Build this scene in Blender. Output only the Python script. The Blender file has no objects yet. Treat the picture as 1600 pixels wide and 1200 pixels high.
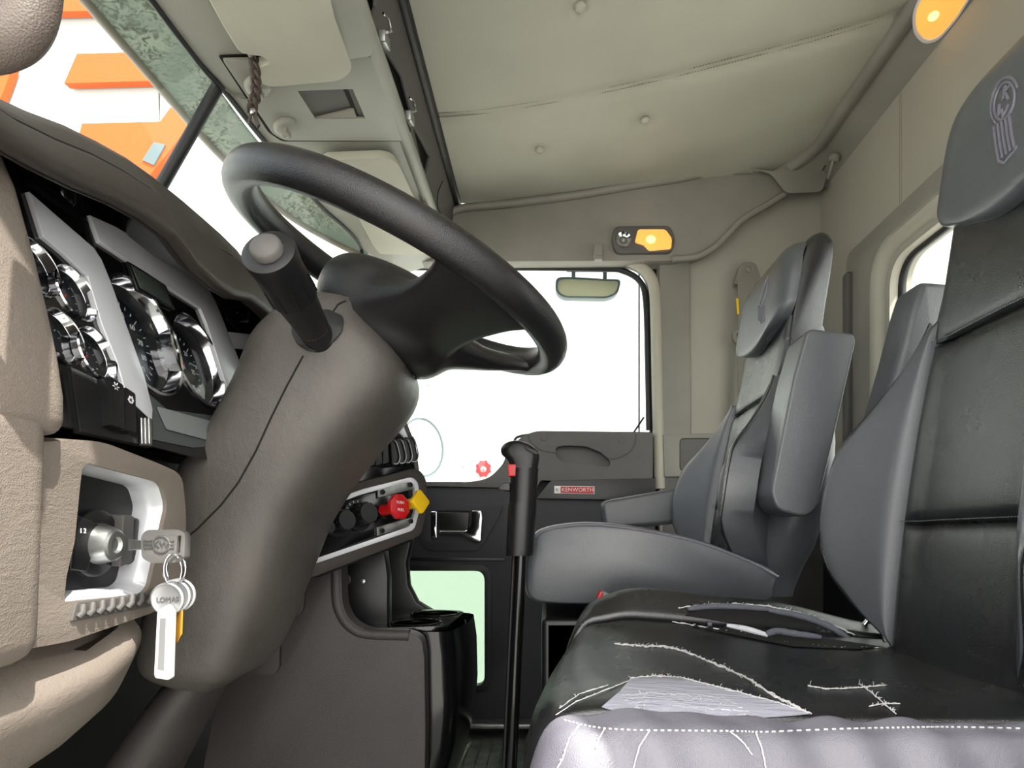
import bpy, bmesh, math, random
from mathutils import Vector, Matrix
from mathutils.bvhtree import BVHTree
from mathutils.geometry import tessellate_polygon
random.seed(7)
CZ = .56                       # eye height above the cab floor
CAM = Vector((0, 0, CZ))
def P(px, py, Y): return Vector(((px-855)*Y/1000, Y, CZ+(840-py)*Y/1000))
def W(x, y, z): return Vector((x, y, z+CZ))      # z measured from eye height
def ray(px, py): return Vector(((px-855)/1000, 1, (840-py)/1000))
def hit(px, py, p0, n):
    d = ray(px, py); t = (p0-CAM).dot(n)/d.dot(n); return CAM+d*t
scene = bpy.context.scene
col = scene.collection
# ------------------------------------------------------------------ materials
def lin(c): return tuple((v/255/12.92 if v/255 <= .04045 else ((v/255+.055)/1.055)**2.4) for v in c)+(1,)
MATS = {}
def mat(name, rgb, rough=.5, metal=0, bump=None, var=None, wrinkle=None, coat=0, spec=.5):
    m = bpy.data.materials.new(name); m.use_nodes = True
    N = m.node_tree.nodes; L = m.node_tree.links; b = N['Principled BSDF']
    b.inputs['Base Color'].default_value = lin(rgb); b.inputs['Roughness'].default_value = rough
    b.inputs['Metallic'].default_value = metal; b.inputs['Coat Weight'].default_value = coat
    b.inputs['Specular IOR Level'].default_value = spec
    tc = N.new('ShaderNodeTexCoord')
    if var:
        n = N.new('ShaderNodeTexNoise'); n.inputs['Scale'].default_value = var[0]; n.inputs['Detail'].default_value = 5
        r = N.new('ShaderNodeValToRGB'); a = var[1]
        r.color_ramp.elements[0].position = .3; r.color_ramp.elements[1].position = .7
        c2 = var[2] if len(var) > 2 else tuple(max(0, v*(1-a)) for v in rgb)
        r.color_ramp.elements[0].color = lin(c2); r.color_ramp.elements[1].color = lin(tuple(min(255, v*(1+a*.5)) for v in rgb))
        L.new(tc.outputs['Object'], n.inputs['Vector']); L.new(n.outputs['Fac'], r.inputs['Fac']); L.new(r.outputs['Color'], b.inputs['Base Color'])
        rr = N.new('ShaderNodeMapRange'); rr.inputs['To Min'].default_value = rough*.85; rr.inputs['To Max'].default_value = min(1, rough*1.2)
        L.new(n.outputs['Fac'], rr.inputs['Value']); L.new(rr.outputs['Result'], b.inputs['Roughness'])
    prev = None
    if bump:
        v = N.new('ShaderNodeTexVoronoi'); v.inputs['Scale'].default_value = bump[0]
        bp = N.new('ShaderNodeBump'); bp.inputs['Strength'].default_value = bump[1]; bp.inputs['Distance'].default_value = .0008
        L.new(tc.outputs['Object'], v.inputs['Vector']); L.new(v.outputs['Distance'], bp.inputs['Height']); prev = bp
    if wrinkle:
        n = N.new('ShaderNodeTexNoise'); n.inputs['Scale'].default_value = wrinkle[0]; n.inputs['Detail'].default_value = 6; n.inputs['Distortion'].default_value = 1.2
        mp = N.new('ShaderNodeMapping'); mp.inputs['Scale'].default_value = wrinkle[2] if len(wrinkle) > 2 else (1, 1, 1)
        bp = N.new('ShaderNodeBump'); bp.inputs['Strength'].default_value = wrinkle[1]; bp.inputs['Distance'].default_value = .004
        L.new(tc.outputs['Object'], mp.inputs['Vector']); L.new(mp.outputs['Vector'], n.inputs['Vector']); L.new(n.outputs['Fac'], bp.inputs['Height'])
        if prev: L.new(prev.outputs['Normal'], bp.inputs['Normal'])
        prev = bp
    if prev: L.new(prev.outputs['Normal'], b.inputs['Normal'])
    MATS[name] = m; return m
def emis(name, rgb, s):
    m = mat(name, rgb, .4); b = m.node_tree.nodes['Principled BSDF']
    b.inputs['Emission Color'].default_value = lin(rgb); b.inputs['Emission Strength'].default_value = s
    return m
def glass(name, tint, gl=.06, rough=.02):
    m = bpy.data.materials.new(name); m.use_nodes = True; N = m.node_tree.nodes; L = m.node_tree.links; N.clear()
    o = N.new('ShaderNodeOutputMaterial'); t = N.new('ShaderNodeBsdfTransparent'); g = N.new('ShaderNodeBsdfGlossy'); x = N.new('ShaderNodeMixShader')
    t.inputs['Color'].default_value = tint+(1,); g.inputs['Roughness'].default_value = rough; x.inputs[0].default_value = gl
    L.new(t.outputs[0], x.inputs[1]); L.new(g.outputs[0], x.inputs[2]); L.new(x.outputs[0], o.inputs[0]); return m
M = {}
def dm(k, *a, **kw): M[k] = mat(k, *a, **kw)
dm('headliner', (184, 183, 169), .6, bump=(900, .25), var=(3, .05), wrinkle=(9, .25))
dm('vinyl_beige', (166, 162, 150), .6, bump=(900, .25), var=(2, .05), wrinkle=(6, .1))
dm('trim_grey', (148, 142, 130), .5, bump=(1200, .2), var=(4, .06))
dm('console_grey', (166, 167, 157), .45, bump=(1500, .15), var=(5, .06))
dm('key_grey', (104, 102, 100), .5, bump=(2500, .6))
dm('visor_vinyl', (192, 190, 174), .5, bump=(1100, .2), var=(5, .05), wrinkle=(10, .1))
dm('pillar_grey', (138, 134, 126), .5, bump=(1200, .15), var=(5, .08))
dm('frame_cream', (172, 168, 154), .5, bump=(1500, .1))
dm('door_grey', (92, 90, 88), .5, bump=(1300, .3), var=(6, .08))
dm('door_dark', (44, 45, 50), .5, bump=(1300, .3), var=(6, .1))
dm('black', (22, 22, 24), .35, bump=(1600, .1))
dm('black_gloss', (14, 14, 16), .12, spec=.6)
dm('rubber', (20, 21, 22), .5)
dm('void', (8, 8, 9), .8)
dm('dash_brown', (60, 54, 50), .42, bump=(1400, .3), var=(7, .08))
dm('dash_brown_sunlit', (134, 124, 115), .5, bump=(900, .35), wrinkle=(70, .2, (1, 1, 2.5)), var=(6, .06))  # same vinyl as the brown dash, sunlight put into its lighter colour
dm('shroud', (90, 86, 82), .36, bump=(1100, .5), var=(9, .12), wrinkle=(60, .2, (1.5, 1, 1)))
dm('tower_brown', (60, 55, 54), .4, bump=(1000, .5), var=(8, .1))
dm('wheel_leather', (26, 25, 27), .30, spec=.6, bump=(1100, .4))
dm('silver', (218, 220, 226), .22, metal=.15)
dm('bare_metal', (170, 172, 170), .35, metal=.9, var=(40, .2))
dm('chrome', (225, 226, 230), .10, metal=1)
dm('pane_reflection', (70, 76, 74), .14, spec=.8)  # grey-green painted in place of light reflected by the cluster pane
dm('panel_grey', (120, 124, 124), .3)
dm('dial', (26, 28, 34), .3)
dm('lcd', (74, 82, 76), .2)
dm('white_ink', (225, 225, 225), .5)
dm('red_ink', (200, 40, 40), .5)
dm('red_plastic', (200, 24, 32), .3)
dm('yellow_plastic', (240, 196, 20), .35)
dm('seat_grey', (84, 87, 92), .30, spec=.85, bump=(1000, .3), var=(6, .08), wrinkle=(14, .14))
dm('seat_black', (27, 28, 31), .27, spec=1, bump=(900, .3), var=(9, .16), wrinkle=(16, .2, (1, 1, .6)))
dm('cushion_grey', (120, 118, 130), .34, spec=.8, bump=(1000, .4), var=(7, .08), wrinkle=(16, .35))
dm('thread', (205, 205, 205), .8)
dm('foam', (96, 98, 108), .9, wrinkle=(160, .5))
dm('foam_white', (214, 214, 222), .9, wrinkle=(200, .6))
dm('foam_worn', (160, 160, 174), .8, wrinkle=(45, .9, (.5, 3, 1)))
dm('belt', (128, 124, 116), .7, wrinkle=(200, .2))
dm('strap_leather', (70, 60, 52), .6, wrinkle=(120, .4))
dm('floor_mat', (92, 96, 90), .6, var=(30, .35), wrinkle=(40, .5))
dm('cream_plate', (170, 168, 150), .7, var=(60, .3))
dm('brass', (196, 156, 70), .3, metal=.9)
dm('tag_white', (232, 230, 228), .3, coat=.4)
dm('tag_grey', (150, 152, 154), .3, metal=.4)
dm('wall_white', (188, 194, 192), .8)
dm('orange', (222, 84, 18), .6)
dm('window_blue', (176, 200, 206), .15, var=(2, .2))
dm('concrete', (186, 184, 178), .9, var=(2, .1))
dm('mirror_face', (226, 224, 190), .25, spec=.6)
dm('mirror_back', (96, 112, 116), .4)
dm('white_paint', (240, 240, 240), .3)
dm('handle_tan', (92, 83, 77), .45, bump=(900, .4))
M['amber'] = emis('amber_lens', (255, 176, 84), .55)
M['lamp_core'] = emis('lamp_core', (255, 214, 110), 2.2)
M['glass'] = glass('clear_glass', (.97, .99, .98), .03)
M['peep_glass'] = glass('peep_glass', (.56, .64, .57), .03)
M['gauge_glass'] = glass('gauge_glass', (.9, .92, .95), .10)
M['lens'] = glass('lens_glass', (.95, .95, .95), .25, .1)
# green mottled translucent acrylic
def green():
    m = bpy.data.materials.new('weathered_green_acrylic'); m.use_nodes = True; N = m.node_tree.nodes; L = m.node_tree.links; N.clear()
    o = N.new('ShaderNodeOutputMaterial'); tc = N.new('ShaderNodeTexCoord')
    n = N.new('ShaderNodeTexNoise'); n.inputs['Scale'].default_value = 75; n.inputs['Detail'].default_value = 9; n.inputs['Distortion'].default_value = 1.5
    n2 = N.new('ShaderNodeTexNoise'); n2.inputs['Scale'].default_value = 7; n2.inputs['Detail'].default_value = 3
    r = N.new('ShaderNodeValToRGB'); e = r.color_ramp.elements
    e[0].position = .36; e[0].color = lin((118, 122, 112)); e[1].position = .56; e[1].color = lin((192, 200, 188))
    mx = N.new('ShaderNodeMix'); mx.data_type = 'RGBA'; mx.inputs[7].default_value = lin((166, 178, 168))
    r2 = N.new('ShaderNodeValToRGB'); r2.color_ramp.elements[0].position = .42; r2.color_ramp.elements[1].position = .55
    d = N.new('ShaderNodeBsdfDiffuse'); t = N.new('ShaderNodeBsdfTranslucent'); x = N.new('ShaderNodeMixShader'); x.inputs[0].default_value = .5
    L.new(tc.outputs['Object'], n.inputs['Vector']); L.new(tc.outputs['Object'], n2.inputs['Vector']); L.new(n.outputs['Fac'], r.inputs[0]); L.new(n2.outputs['Fac'], r2.inputs[0])
    L.new(r2.outputs[0], mx.inputs[0]); L.new(r.outputs[0], mx.inputs[6])
    L.new(mx.outputs[2], d.inputs[0]); L.new(mx.outputs[2], t.inputs[0]); L.new(d.outputs[0], x.inputs[1]); L.new(t.outputs[0], x.inputs[2]); L.new(x.outputs[0], o.inputs[0])
    return m
M['green'] = green()
# ------------------------------------------------------------------ mesh tools
def catmull(pts, n=8, closed=False):
    pts = [Vector(p) for p in pts]; out = []; k = len(pts)
    for i in range(k if closed else k-1):
        p0 = pts[(i-1) % k] if closed or i > 0 else pts[0]*2-pts[1]
        p1 = pts[i]; p2 = pts[(i+1) % k]
        p3 = pts[(i+2) % k] if closed or i+2 < k else p2*2-p1
        for j in range(n):
            t = j/n
            out.append(.5*((2*p1)+(p2-p0)*t+(2*p0-5*p1+4*p2-p3)*t*t+(3*p1-p0-3*p2+p3)*t**3))
    if not closed: out.append(pts[-1])
    return out
def fillet(pts, r, n=5):
    """round the corners of a 2-D polygon; r a number or a list"""
    out = []; k = len(pts)
    for i in range(k):
        a = Vector(pts[i-1]); b = Vector(pts[i]); c = Vector(pts[(i+1) % k]); ri = r[i] if isinstance(r, (list, tuple)) else r
        u = (a-b); v = (c-b); d = min(ri, u.length*.48, v.length*.48)
        if d < 1e-6: out.append(b); continue
        p = b+u.normalized()*d; q = b+v.normalized()*d
        for j in range(n+1):
            t = j/n; out.append(p*(1-t)**2+b*2*t*(1-t)+q*t*t)
    return out
def interp(tab, x):
    if x <= tab[0][0]: return tab[0][1]
    for i in range(len(tab)-1):
        (a, b), (c, d) = tab[i], tab[i+1]
        if x <= c:
            t = (x-a)/(c-a); h = c-a
            s0 = (d-b)/h; sm_ = (b-tab[i-1][1])/(a-tab[i-1][0]) if i else s0; sp = (tab[i+2][1]-d)/(tab[i+2][0]-c) if i+2 < len(tab) else s0
            ma = 0 if sm_*s0 <= 0 else 2*sm_*s0/(sm_+s0)
            mb = 0 if sp*s0 <= 0 else 2*sp*s0/(sp+s0)
            return (2*t**3-3*t*t+1)*b+(t**3-2*t*t+t)*h*ma+(3*t*t-2*t**3)*d+(t**3-t*t)*h*mb
    return tab[-1][1]
class B:
    def __init__(s): s.bm = bmesh.new()
    def ring(s, pts): return [s.bm.verts.new(p) for p in pts]
    def loft(s, rings, closed=True, caps=True, loop=False):
        R = [s.ring(r) for r in rings]; n = len(R[0])
        for a, b in (list(zip(R, R[1:]))+([(R[-1], R[0])] if loop else [])):
            for i in range(n if closed else n-1):
                j = (i+1) % n
                try: s.bm.faces.new((a[i], a[j], b[j], b[i]))
                except ValueError: pass
        if caps and closed and not loop:
            s.bm.faces.new(list(reversed(R[0]))); s.bm.faces.new(R[-1])
        return s
    def sweep(s, pts, r, n=10, closed=False, flat=1, up=None, caps=True):
        pts = [Vector(p) for p in pts]; rings = []; N = len(pts)
        up = Vector(up) if up else None; prev = None
        for i, p in enumerate(pts):
            if closed: t = pts[(i+1) % N]-pts[i-1]
            else: t = pts[min(i+1, N-1)]-pts[max(i-1, 0)]
            t.normalize()
            if up: a = up-t*up.dot(t)
            elif prev is None: a = t.orthogonal()
            else: a = prev-t*prev.dot(t)
            a.normalize(); prev = a; b = t.cross(a)
            rr = r[i] if isinstance(r, (list, tuple)) else (r(i/max(1, N-1)) if callable(r) else r)
            rings.append([p+a*math.cos(2*math.pi*k/n)*rr*flat+b*math.sin(2*math.pi*k/n)*rr for k in range(n)])
        return s.loft(rings, True, caps and not closed, closed)
    def box(s, c, size, rot=None):
        m = Matrix.Translation(c) @ (rot.to_4x4() if rot else Matrix()) @ Matrix.Diagonal(Vector(size)).to_4x4()
        bmesh.ops.create_cube(s.bm, size=1, matrix=m); return s
    def prism(s, poly, vec):
        vec = Vector(vec); a = s.ring(poly); b = s.ring([Vector(p)+vec for p in poly]); n = len(a)
        s.bm.faces.new(a); s.bm.faces.new(list(reversed(b)))
        for i in range(n): s.bm.faces.new((a[i], b[i], b[(i+1) % n], a[(i+1) % n]))
        return s
    def plate(s, outer, holes, vec):
        loops = [[Vector(p) for p in outer]]+[[Vector(p) for p in h] for h in holes]
        flat = [p for l in loops for p in l]; tris = tessellate_polygon(loops)
        vec = Vector(vec); A = s.ring(flat); Bv = s.ring([p+vec for p in flat])
        for t in tris:
            try: s.bm.faces.new([A[i] for i in t]); s.bm.faces.new([Bv[i] for i in reversed(t)])
            except ValueError: pass
        k = 0
        for l in loops:
            n = len(l)
            for i in range(n):
                j = (i+1) % n; s.bm.faces.new((A[k+i], Bv[k+i], Bv[k+j], A[k+j]))
            k += n
        return s
    def lathe(s, prof, o, ax, n=32, close=True):
        ax = Vector(ax).normalized(); u = ax.orthogonal().normalized(); v = ax.cross(u); o = Vector(o)
        rings = [[o+ax*h+(u*math.cos(2*math.pi*k/n)+v*math.sin(2*math.pi*k/n))*max(r, 1e-5) for k in range(n)] for r, h in prof]
        return s.loft(rings, True, close)
    def ball(s, c, r, sc=(1, 1, 1)):
        bmesh.ops.create_uvsphere(s.bm, u_segments=16, v_segments=10, radius=1, matrix=Matrix.Translation(c) @ Matrix.Diagonal((r*sc[0], r*sc[1], r*sc[2], 1))); return s
    def grid(s, f, nu, nv, f2=None):
        """surface f(u,v); with f2 a closed pad between f and f2"""
        A = [[s.bm.verts.new(f(i/nu, j/nv)) for j in range(nv+1)] for i in range(nu+1)]
        for i in range(nu):
            for j in range(nv): s.bm.faces.new((A[i][j], A[i+1][j], A[i+1][j+1], A[i][j+1]))
        if f2:
            C = [[s.bm.verts.new(f2(i/nu, j/nv)) for j in range(nv+1)] for i in range(nu+1)]
            for i in range(nu):
                for j in range(nv): s.bm.faces.new((C[i][j+1], C[i+1][j+1], C[i+1][j], C[i][j]))
            for i in range(nu):
                s.bm.faces.new((A[i+1][0], A[i][0], C[i][0], C[i+1][0])); s.bm.faces.new((A[i][nv], A[i+1][nv], C[i+1][nv], C[i][nv]))
            for j in range(nv):
                s.bm.faces.new((A[0][j], A[0][j+1], C[0][j+1], C[0][j])); s.bm.faces.new((A[nu][j+1], A[nu][j], C[nu][j], C[nu][j+1]))
        return s
    def build(s, name, m, parent=None, bevel=0, seg=3, ang=40, sharp=50):
        bm = s.bm; bmesh.ops.recalc_face_normals(bm, faces=bm.faces)
        if bevel:
            es = [e for e in bm.edges if len(e.link_faces) == 2 and e.calc_face_angle(0) > math.radians(ang)]
            bmesh.ops.bevel(bm, geom=es, offset=bevel, segments=seg, profile=.5, affect='EDGES', clamp_overlap=True)
        me = bpy.data.meshes.new(name); bm.to_mesh(me)
        for p in me.polygons: p.use_smooth = True
        me.set_sharp_from_angle(angle=math.radians(sharp))
        me.materials.append(m); ob = bpy.data.objects.new(name, me); col.objects.link(ob)
        if parent:
            ob.parent = parent; t = Vector(); q = parent
            while q: t += q.location; q = q.parent
            ob.location = -t
        ob['_b'] = 1; TREES[ob.name] = bm
        return ob
TREES = {}
def tree(ob): return BVHTree.FromBMesh(TREES[ob.name])
def thing(name, label, cat, loc, group=None):
    o = bpy.data.objects.new(name, None); col.objects.link(o); o.location = loc; o.empty_display_size = .05
    o['label'] = label; o['category'] = cat
    if group: o['group'] = group
    return o
def struct(o): o['kind'] = 'structure'; return o
def tag(o, label, cat, group=None):
    o['label'] = label; o['category'] = cat
    if group: o['group'] = group
    return o
def text(body, size, m, parent, o, xd, yd, ext=.0004, name='lettering'):
    c = bpy.data.curves.new('t', 'FONT'); c.body = body; c.size = size; c.extrude = ext; c.align_x = 'CENTER'; c.align_y = 'CENTER'
    t = bpy.data.objects.new('t', c); col.objects.link(t)
    me = bpy.data.meshes.new_from_object(t.evaluated_get(bpy.context.evaluated_depsgraph_get())); bpy.data.objects.remove(t)
    xd = Vector(xd).normalized(); zd = xd.cross(Vector(yd)).normalized(); yd = zd.cross(xd)
    mt = Matrix((xd, yd, zd)).transposed().to_4x4(); mt.translation = Vector(o); me.transform(mt)
    b = B(); b.bm.from_mesh(me); return b.build(name, m, parent)
def onto(tr, px, py, off=.0):
    """point where the view ray through a photo pixel meets a built surface"""
    d = ray(px, py).normalized(); h = tr.ray_cast(CAM, d)
    if h[0] is None: return None, None
    n = h[1] if h[1].dot(d) < 0 else -h[1]
    return h[0]+n*off, n
def line_on(b, tr, pts, r, off=0, n=6, step=6, jit=0):
    q = []
    pts = [Vector(p) for p in pts]
    for a, c in zip(pts, pts[1:]):
        k = max(1, int((c-a).length/step))
        for i in range(k):
            p = a.lerp(c, i/k); q.append(p+Vector((random.uniform(-jit, jit), random.uniform(-jit, jit))))
    q.append(pts[-1]); w = []
    for p in q:
        h, nn = onto(tr, p.x, p.y, off)
        if h: w.append(h)
    if len(w) > 1: b.sweep(w, r, n)
def patch_on(b, tr, outline, off, step=12):
    """thin sheet lying on a surface, its outline given in photo pixels"""
    t = bmesh.new(); vs = [t.verts.new((p[0], p[1], 0)) for p in outline]; t.faces.new(vs)
    bmesh.ops.triangulate(t, faces=t.faces)
    for _ in range(4):
        es = [e for e in t.edges if e.calc_length() > step]
        if not es: break
        bmesh.ops.subdivide_edges(t, edges=es, cuts=1); bmesh.ops.triangulate(t, faces=t.faces)
    mp = {}
    for v in t.verts:
        h, n = onto(tr, v.co.x, v.co.y, off)
        if h: mp[v] = b.bm.verts.new(h)
    for f in t.faces:
        if all(v in mp for v in f.verts): b.bm.faces.new([mp[v] for v in f.verts])
    g = bmesh.ops.extrude_face_region(b.bm, geom=list(b.bm.faces))
    for e in g['geom']:
        if isinstance(e, bmesh.types.BMVert): e.co += Vector((0, -.0006, .0006))
def superring(c, ux, uy, a, b2, n=32, e=2.6):
    out = []
    for k in range(n):
        t = 2*math.pi*k/n; cs, sn = math.cos(t), math.sin(t)
        out.append(c+ux*a*math.copysign(abs(cs)**(2/e), cs)+uy*b2*math.copysign(abs(sn)**(2/e), sn))
    return out
X_, Y_, Z_ = Vector((1, 0, 0)), Vector((0, 1, 0)), Vector((0, 0, 1))
#PART2
# ================================================================== OUTSIDE
SKYW = bpy.data.worlds.new('sky'); scene.world = SKYW; SKYW.use_nodes = True
wn_t = SKYW.node_tree; bg = wn_t.nodes['Background']; bg.inputs[1].default_value = 1
_tc = wn_t.nodes.new('ShaderNodeTexCoord'); _dt = wn_t.nodes.new('ShaderNodeVectorMath'); _dt.operation = 'DOT_PRODUCT'
_dt.inputs[1].default_value = Vector((.34, -.62, .71)).normalized()
_cr = wn_t.nodes.new('ShaderNodeValToRGB'); _e = _cr.color_ramp.elements      # clear sky, brighter around the sun
_e[0].position = 0; _e[0].color = (.80, .90, 1.0, 1); _e[1].position = 1; _e[1].color = (3.6, 3.5, 3.3, 1)
_m = _cr.color_ramp.elements.new(.55); _m.color = (.95, 1.02, 1.12, 1)
_mr = wn_t.nodes.new('ShaderNodeMapRange'); _mr.inputs['From Min'].default_value = -1
wn_t.links.new(_tc.outputs['Generated'], _dt.inputs[0]); wn_t.links.new(_dt.outputs['Value'], _mr.inputs['Value'])
wn_t.links.new(_mr.outputs['Result'], _cr.inputs['Fac']); wn_t.links.new(_cr.outputs['Color'], bg.inputs['Color'])
sun = bpy.data.objects.new('sun', bpy.data.lights.new('sun', 'SUN')); col.objects.link(sun)
sun.data.energy = 6; sun.data.angle = math.radians(.6); sun.data.color = (1, .95, .87)
sun.rotation_euler = Vector((-.40, .47, -.85)).to_track_quat('-Z', 'Y').to_euler(); sun.location = (3, -4, 7)
GZ = CZ-1.85
struct(B().box((0, 5, GZ-.1), (60, 50, .2)).build('ground', M['concrete']))['label'] = 'pale concrete yard outside the cab'
bld = thing('building', 'white panelled building outside with big orange sign letters', 'building', (0, 8, GZ))
b = B()
for i in range(16):
    x0 = -26+i*3.0+.16
    b.box((x0+1.49, 8.15, GZ+5.5), (2.975, .3, 11))
b.build('wall_panel', M['wall_white'], bld)
B().box((-3, 8.31, GZ+5.5), (48, .04, 11)).build('backing', M['mirror_back'], bld)
def wy(px, py, Y=8): return P(px, py, Y)
for (a, c, d, e) in ((664, 728, 722, 752), (706, 640, 728, 700), (640, 600, 668, 680)):
    w = B().prism([wy(a, c, 7.97), wy(d, c, 7.97), wy(d, e, 7.97), wy(a, e, 7.97)], (0, .05, 0)).build('window', M['window_blue'], bld)
    f = B()
    for q in range(1): f.prism([wy(a-2, c-4, 7.95), wy(d+6, c-4, 7.95), wy(d+6, c, 7.95), wy(a-2, c, 7.95)], (0, .06, 0))
    f.build('window_frame', M['white_paint'], w)
letters = [
    [(120, 84), (400, 76), (400, 122), (100, 130)],
    [(128, 193), (250, 190), (266, 168), (290, 168), (300, 192), (243, 262), (190, 330), (100, 300)],
    [(-60, -60), (250, -60), (230, 15), (84, 18), (60, 19), (-60, 19)],
    [(-60, 100), (21, 99), (8, 136), (-10, 180), (-60, 180)],
]
for L_ in letters:
    B().prism([wy(x, y, 7.87) for x, y in L_], (0, .1, 0)).build('sign_letter', M['orange'], bld)
B().prism([wy(240, 222, 7.85), wy(258, 226, 7.85), wy(240, 258, 7.85), wy(222, 250, 7.85)], (0, .06, 0)).build('bracket', M['mirror_back'], bld)
# red ring sign
b = B()
o_ = [wy(755+13*math.cos(a*.3927)*(1 if a % 2 else .82), 732+14*math.sin(a*.3927)*(1 if a % 2 else .82), 7.9) for a in range(16)]
i_ = [wy(755+5*math.cos(a*.3927), 733+5*math.sin(a*.3927), 7.9) for a in range(16)]
b.plate(o_, [i_], (0, .05, 0))
b.build('round_red_sign', M['red_plastic'], bld)['label'] = 'small red ring shaped sign'
# mirrors outside
t = thing('hood_mirror', 'round convex fender mirror seen through passenger window', 'mirror', P(662, 700, 2.6))
n_ = Vector((.82, -.57, 0)).normalized(); c = P(660, 699, 2.6)
B().lathe([(.0, .012), (.09, .006), (.112, 0)], c, n_, 40, False).build('mirror_glass', M['white_paint'], t)
B().lathe([(.112, .002), (.12, .004), (.122, -.01), (.1, -.035), (.0, -.045)], c, n_, 40, False).build('housing', M['mirror_back'], t)
B().sweep([c-n_*.04, c-n_*.04+W(-.05, .05, -.5)-Vector((0, 0, CZ)), c-n_*.04+Vector((-.05, .05, -1.0))], .01).build('bracket_arm', M['mirror_back'], t)
t = thing('look_down_mirror', 'wide pale mirror hanging outside at the top of passenger window', 'mirror', P(918, 440, 2.02))
o_ = fillet([(868, 434), (884, 432), (952, 436), (971, 436), (966, 458), (950, 466), (880, 465), (868, 456)], 8)
B().plate([P(x, y, 2.0) for x, y in o_], [[P(919+(x-919)*.93, 449+(y-449)*.84, 2.0) for x, y in o_]], (0, .03, 0)).build('rim', M['mirror_back'], t, .002)
B().prism([P(919+(x-919)*.94, 449+(y-449)*.86, 2.006) for x, y in o_], (0, .01, 0)).build('mirror_glass', M['mirror_face'], t)
B().box(P(896, 428, 2.01), (.012, .02, .03)).box(P(945, 429, 2.01), (.012, .02, .03)).box(P(920, 421, 2.01), (.14, .02, .012)).build('bracket', M['mirror_back'], t, .002)
# ================================================================== CAB SHELL
YD = 1.85       # passenger side inner wall
fl = struct(B().box(W(-.1, 1.0, -.585), (1.8, 1.75, .05)).build('floor', M['floor_mat']))
b = B()
for i in range(26): b.sweep([W(-.3+i*.03, 1.45, -.558), W(-.3+i*.03, 1.8, -.558)], .003, 6)
b.build('tread_ribs', M['floor_mat'], fl)
pl = struct(B().prism([P(x, y, 0) if 0 else hit(x, y, W(0, 0, -.553), Z_) for x, y in [(706, 1178), (737, 1158), (700, 1230), (640, 1260)]], (0, 0, -.006)).build('trim_6', M['cream_plate']))
# ---- ceiling
def cz(x): return .975+.109*x
def ceil_hit(px, py):
    return hit(px, py, W(0, 0, .975), Vector((-.109, 0, 1)).normalized())
btn = [ceil_hit(*q) for q in ((907, 8), (1008, 186), (843, 232))]
btn += [Vector((btn[0].x+.33, btn[0].y-.02, CZ+cz(btn[0].x+.33))), Vector((-.1, .75, CZ+cz(-.1))), Vector((.3, .8, CZ+cz(.3)))]
def cf(u, v, top=0):
    x = -.258+u*(.725+.258); y = .12+v*(1.815-.12)
    z = cz(x)
    z -= .012*(1-abs(2*u-1)**6)
    s = abs(y-(1.447-.15*(x+.26)+.02*math.sin((x+.26)*4)))
    z += .010*math.exp(-(s/.018)**2)
    for q in btn:
        d = math.hypot(x-q.x, y-q.y); z += .013*math.exp(-(d/.022)**2)+.004*math.exp(-(d/.06)**2)
    z += .0018*math.sin(x*21+y*9)*math.sin(y*26-x*7)*(1 if y > 1.35 else .5)
    z += .03*max(0, (v-.955)/.045)**2*0
    return W(x, y, z+top)
ce = struct(B().grid(lambda u, v: cf(u, v), 70, 110, lambda u, v: cf(u, v, .05)).build('ceiling', M['headliner']))
for q in btn:
    z = W(q.x, q.y, cz(q.x)-.004)
    B().lathe([(0, -.006), (.007, -.005), (.0105, -.0015), (.011, .002), (.009, .006)], z, (0, 0, 1), 24, False).build('button', M['headliner'], ce)
b = B()
for k, off in enumerate((-.007, .007)):
    for i in range(150):
        x = -.25+i*.0062; 
        if x > .69: break
        y = 1.447-.15*(x+.26)+.02*math.sin((x+.26)*4)+off
        z = cz(x)-.012*(1-abs(2*(x+.258)/.983-1)**6)+.010*math.exp(-(off/.018)**2)-.0005
        b.box(W(x, y, z), (.0042, .0014, .0016))
b.build('stitching', M['trim_grey'], ce)
# ---- roof shell and driver side frame (keep the sun out where the real cab does)
struct(B().box(W(.15, 1.0, 1.13), (1.42, 2.0, .03)).build('trim_7', M['white_paint']))['label'] = 'outer roof skin'
struct(B().box(W(.62, .1, .22), (.36, .1, 1.75)).box(W(0, .1, 1.02), (1.7, .12, .16)).box(W(-.62, .12, .2), (.16, .08, 1.6)).box(W(0, .1, -.62), (1.7, .1, .06)).build('wall_left', M['pillar_grey'], None, .01))
# ---- rear roof rail (trim_1)
prof = [(.715, 1.062), (.705, 1.048), (.71, 1.036), (.72, 1.030), (.733, 1.032), (.745, 1.034), (.772, 1.012), (.792, .995), (.80, 1.0), (.80, 1.07)]
pr = [(v.x, v.y) for v in catmull([Vector((a, c, 0)) for a, c in prof], 4, True)]
rings = []
for y in (.14, .5, 1.0, 1.3, 1.5, 1.62, 1.70):
    rings.append([W(a-.0*y, y, c) for a, c in pr])
for s, y in ((.02, 1.75), (.06, 1.80), (.12, 1.84)):
    rings.append([W(a-s if a < .75 else a, y, c-(.3*s if a < .76 else 0)) for a, c in pr])
rail = struct(B().loft(rings).build('trim_1', M['pillar_grey']))
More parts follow.
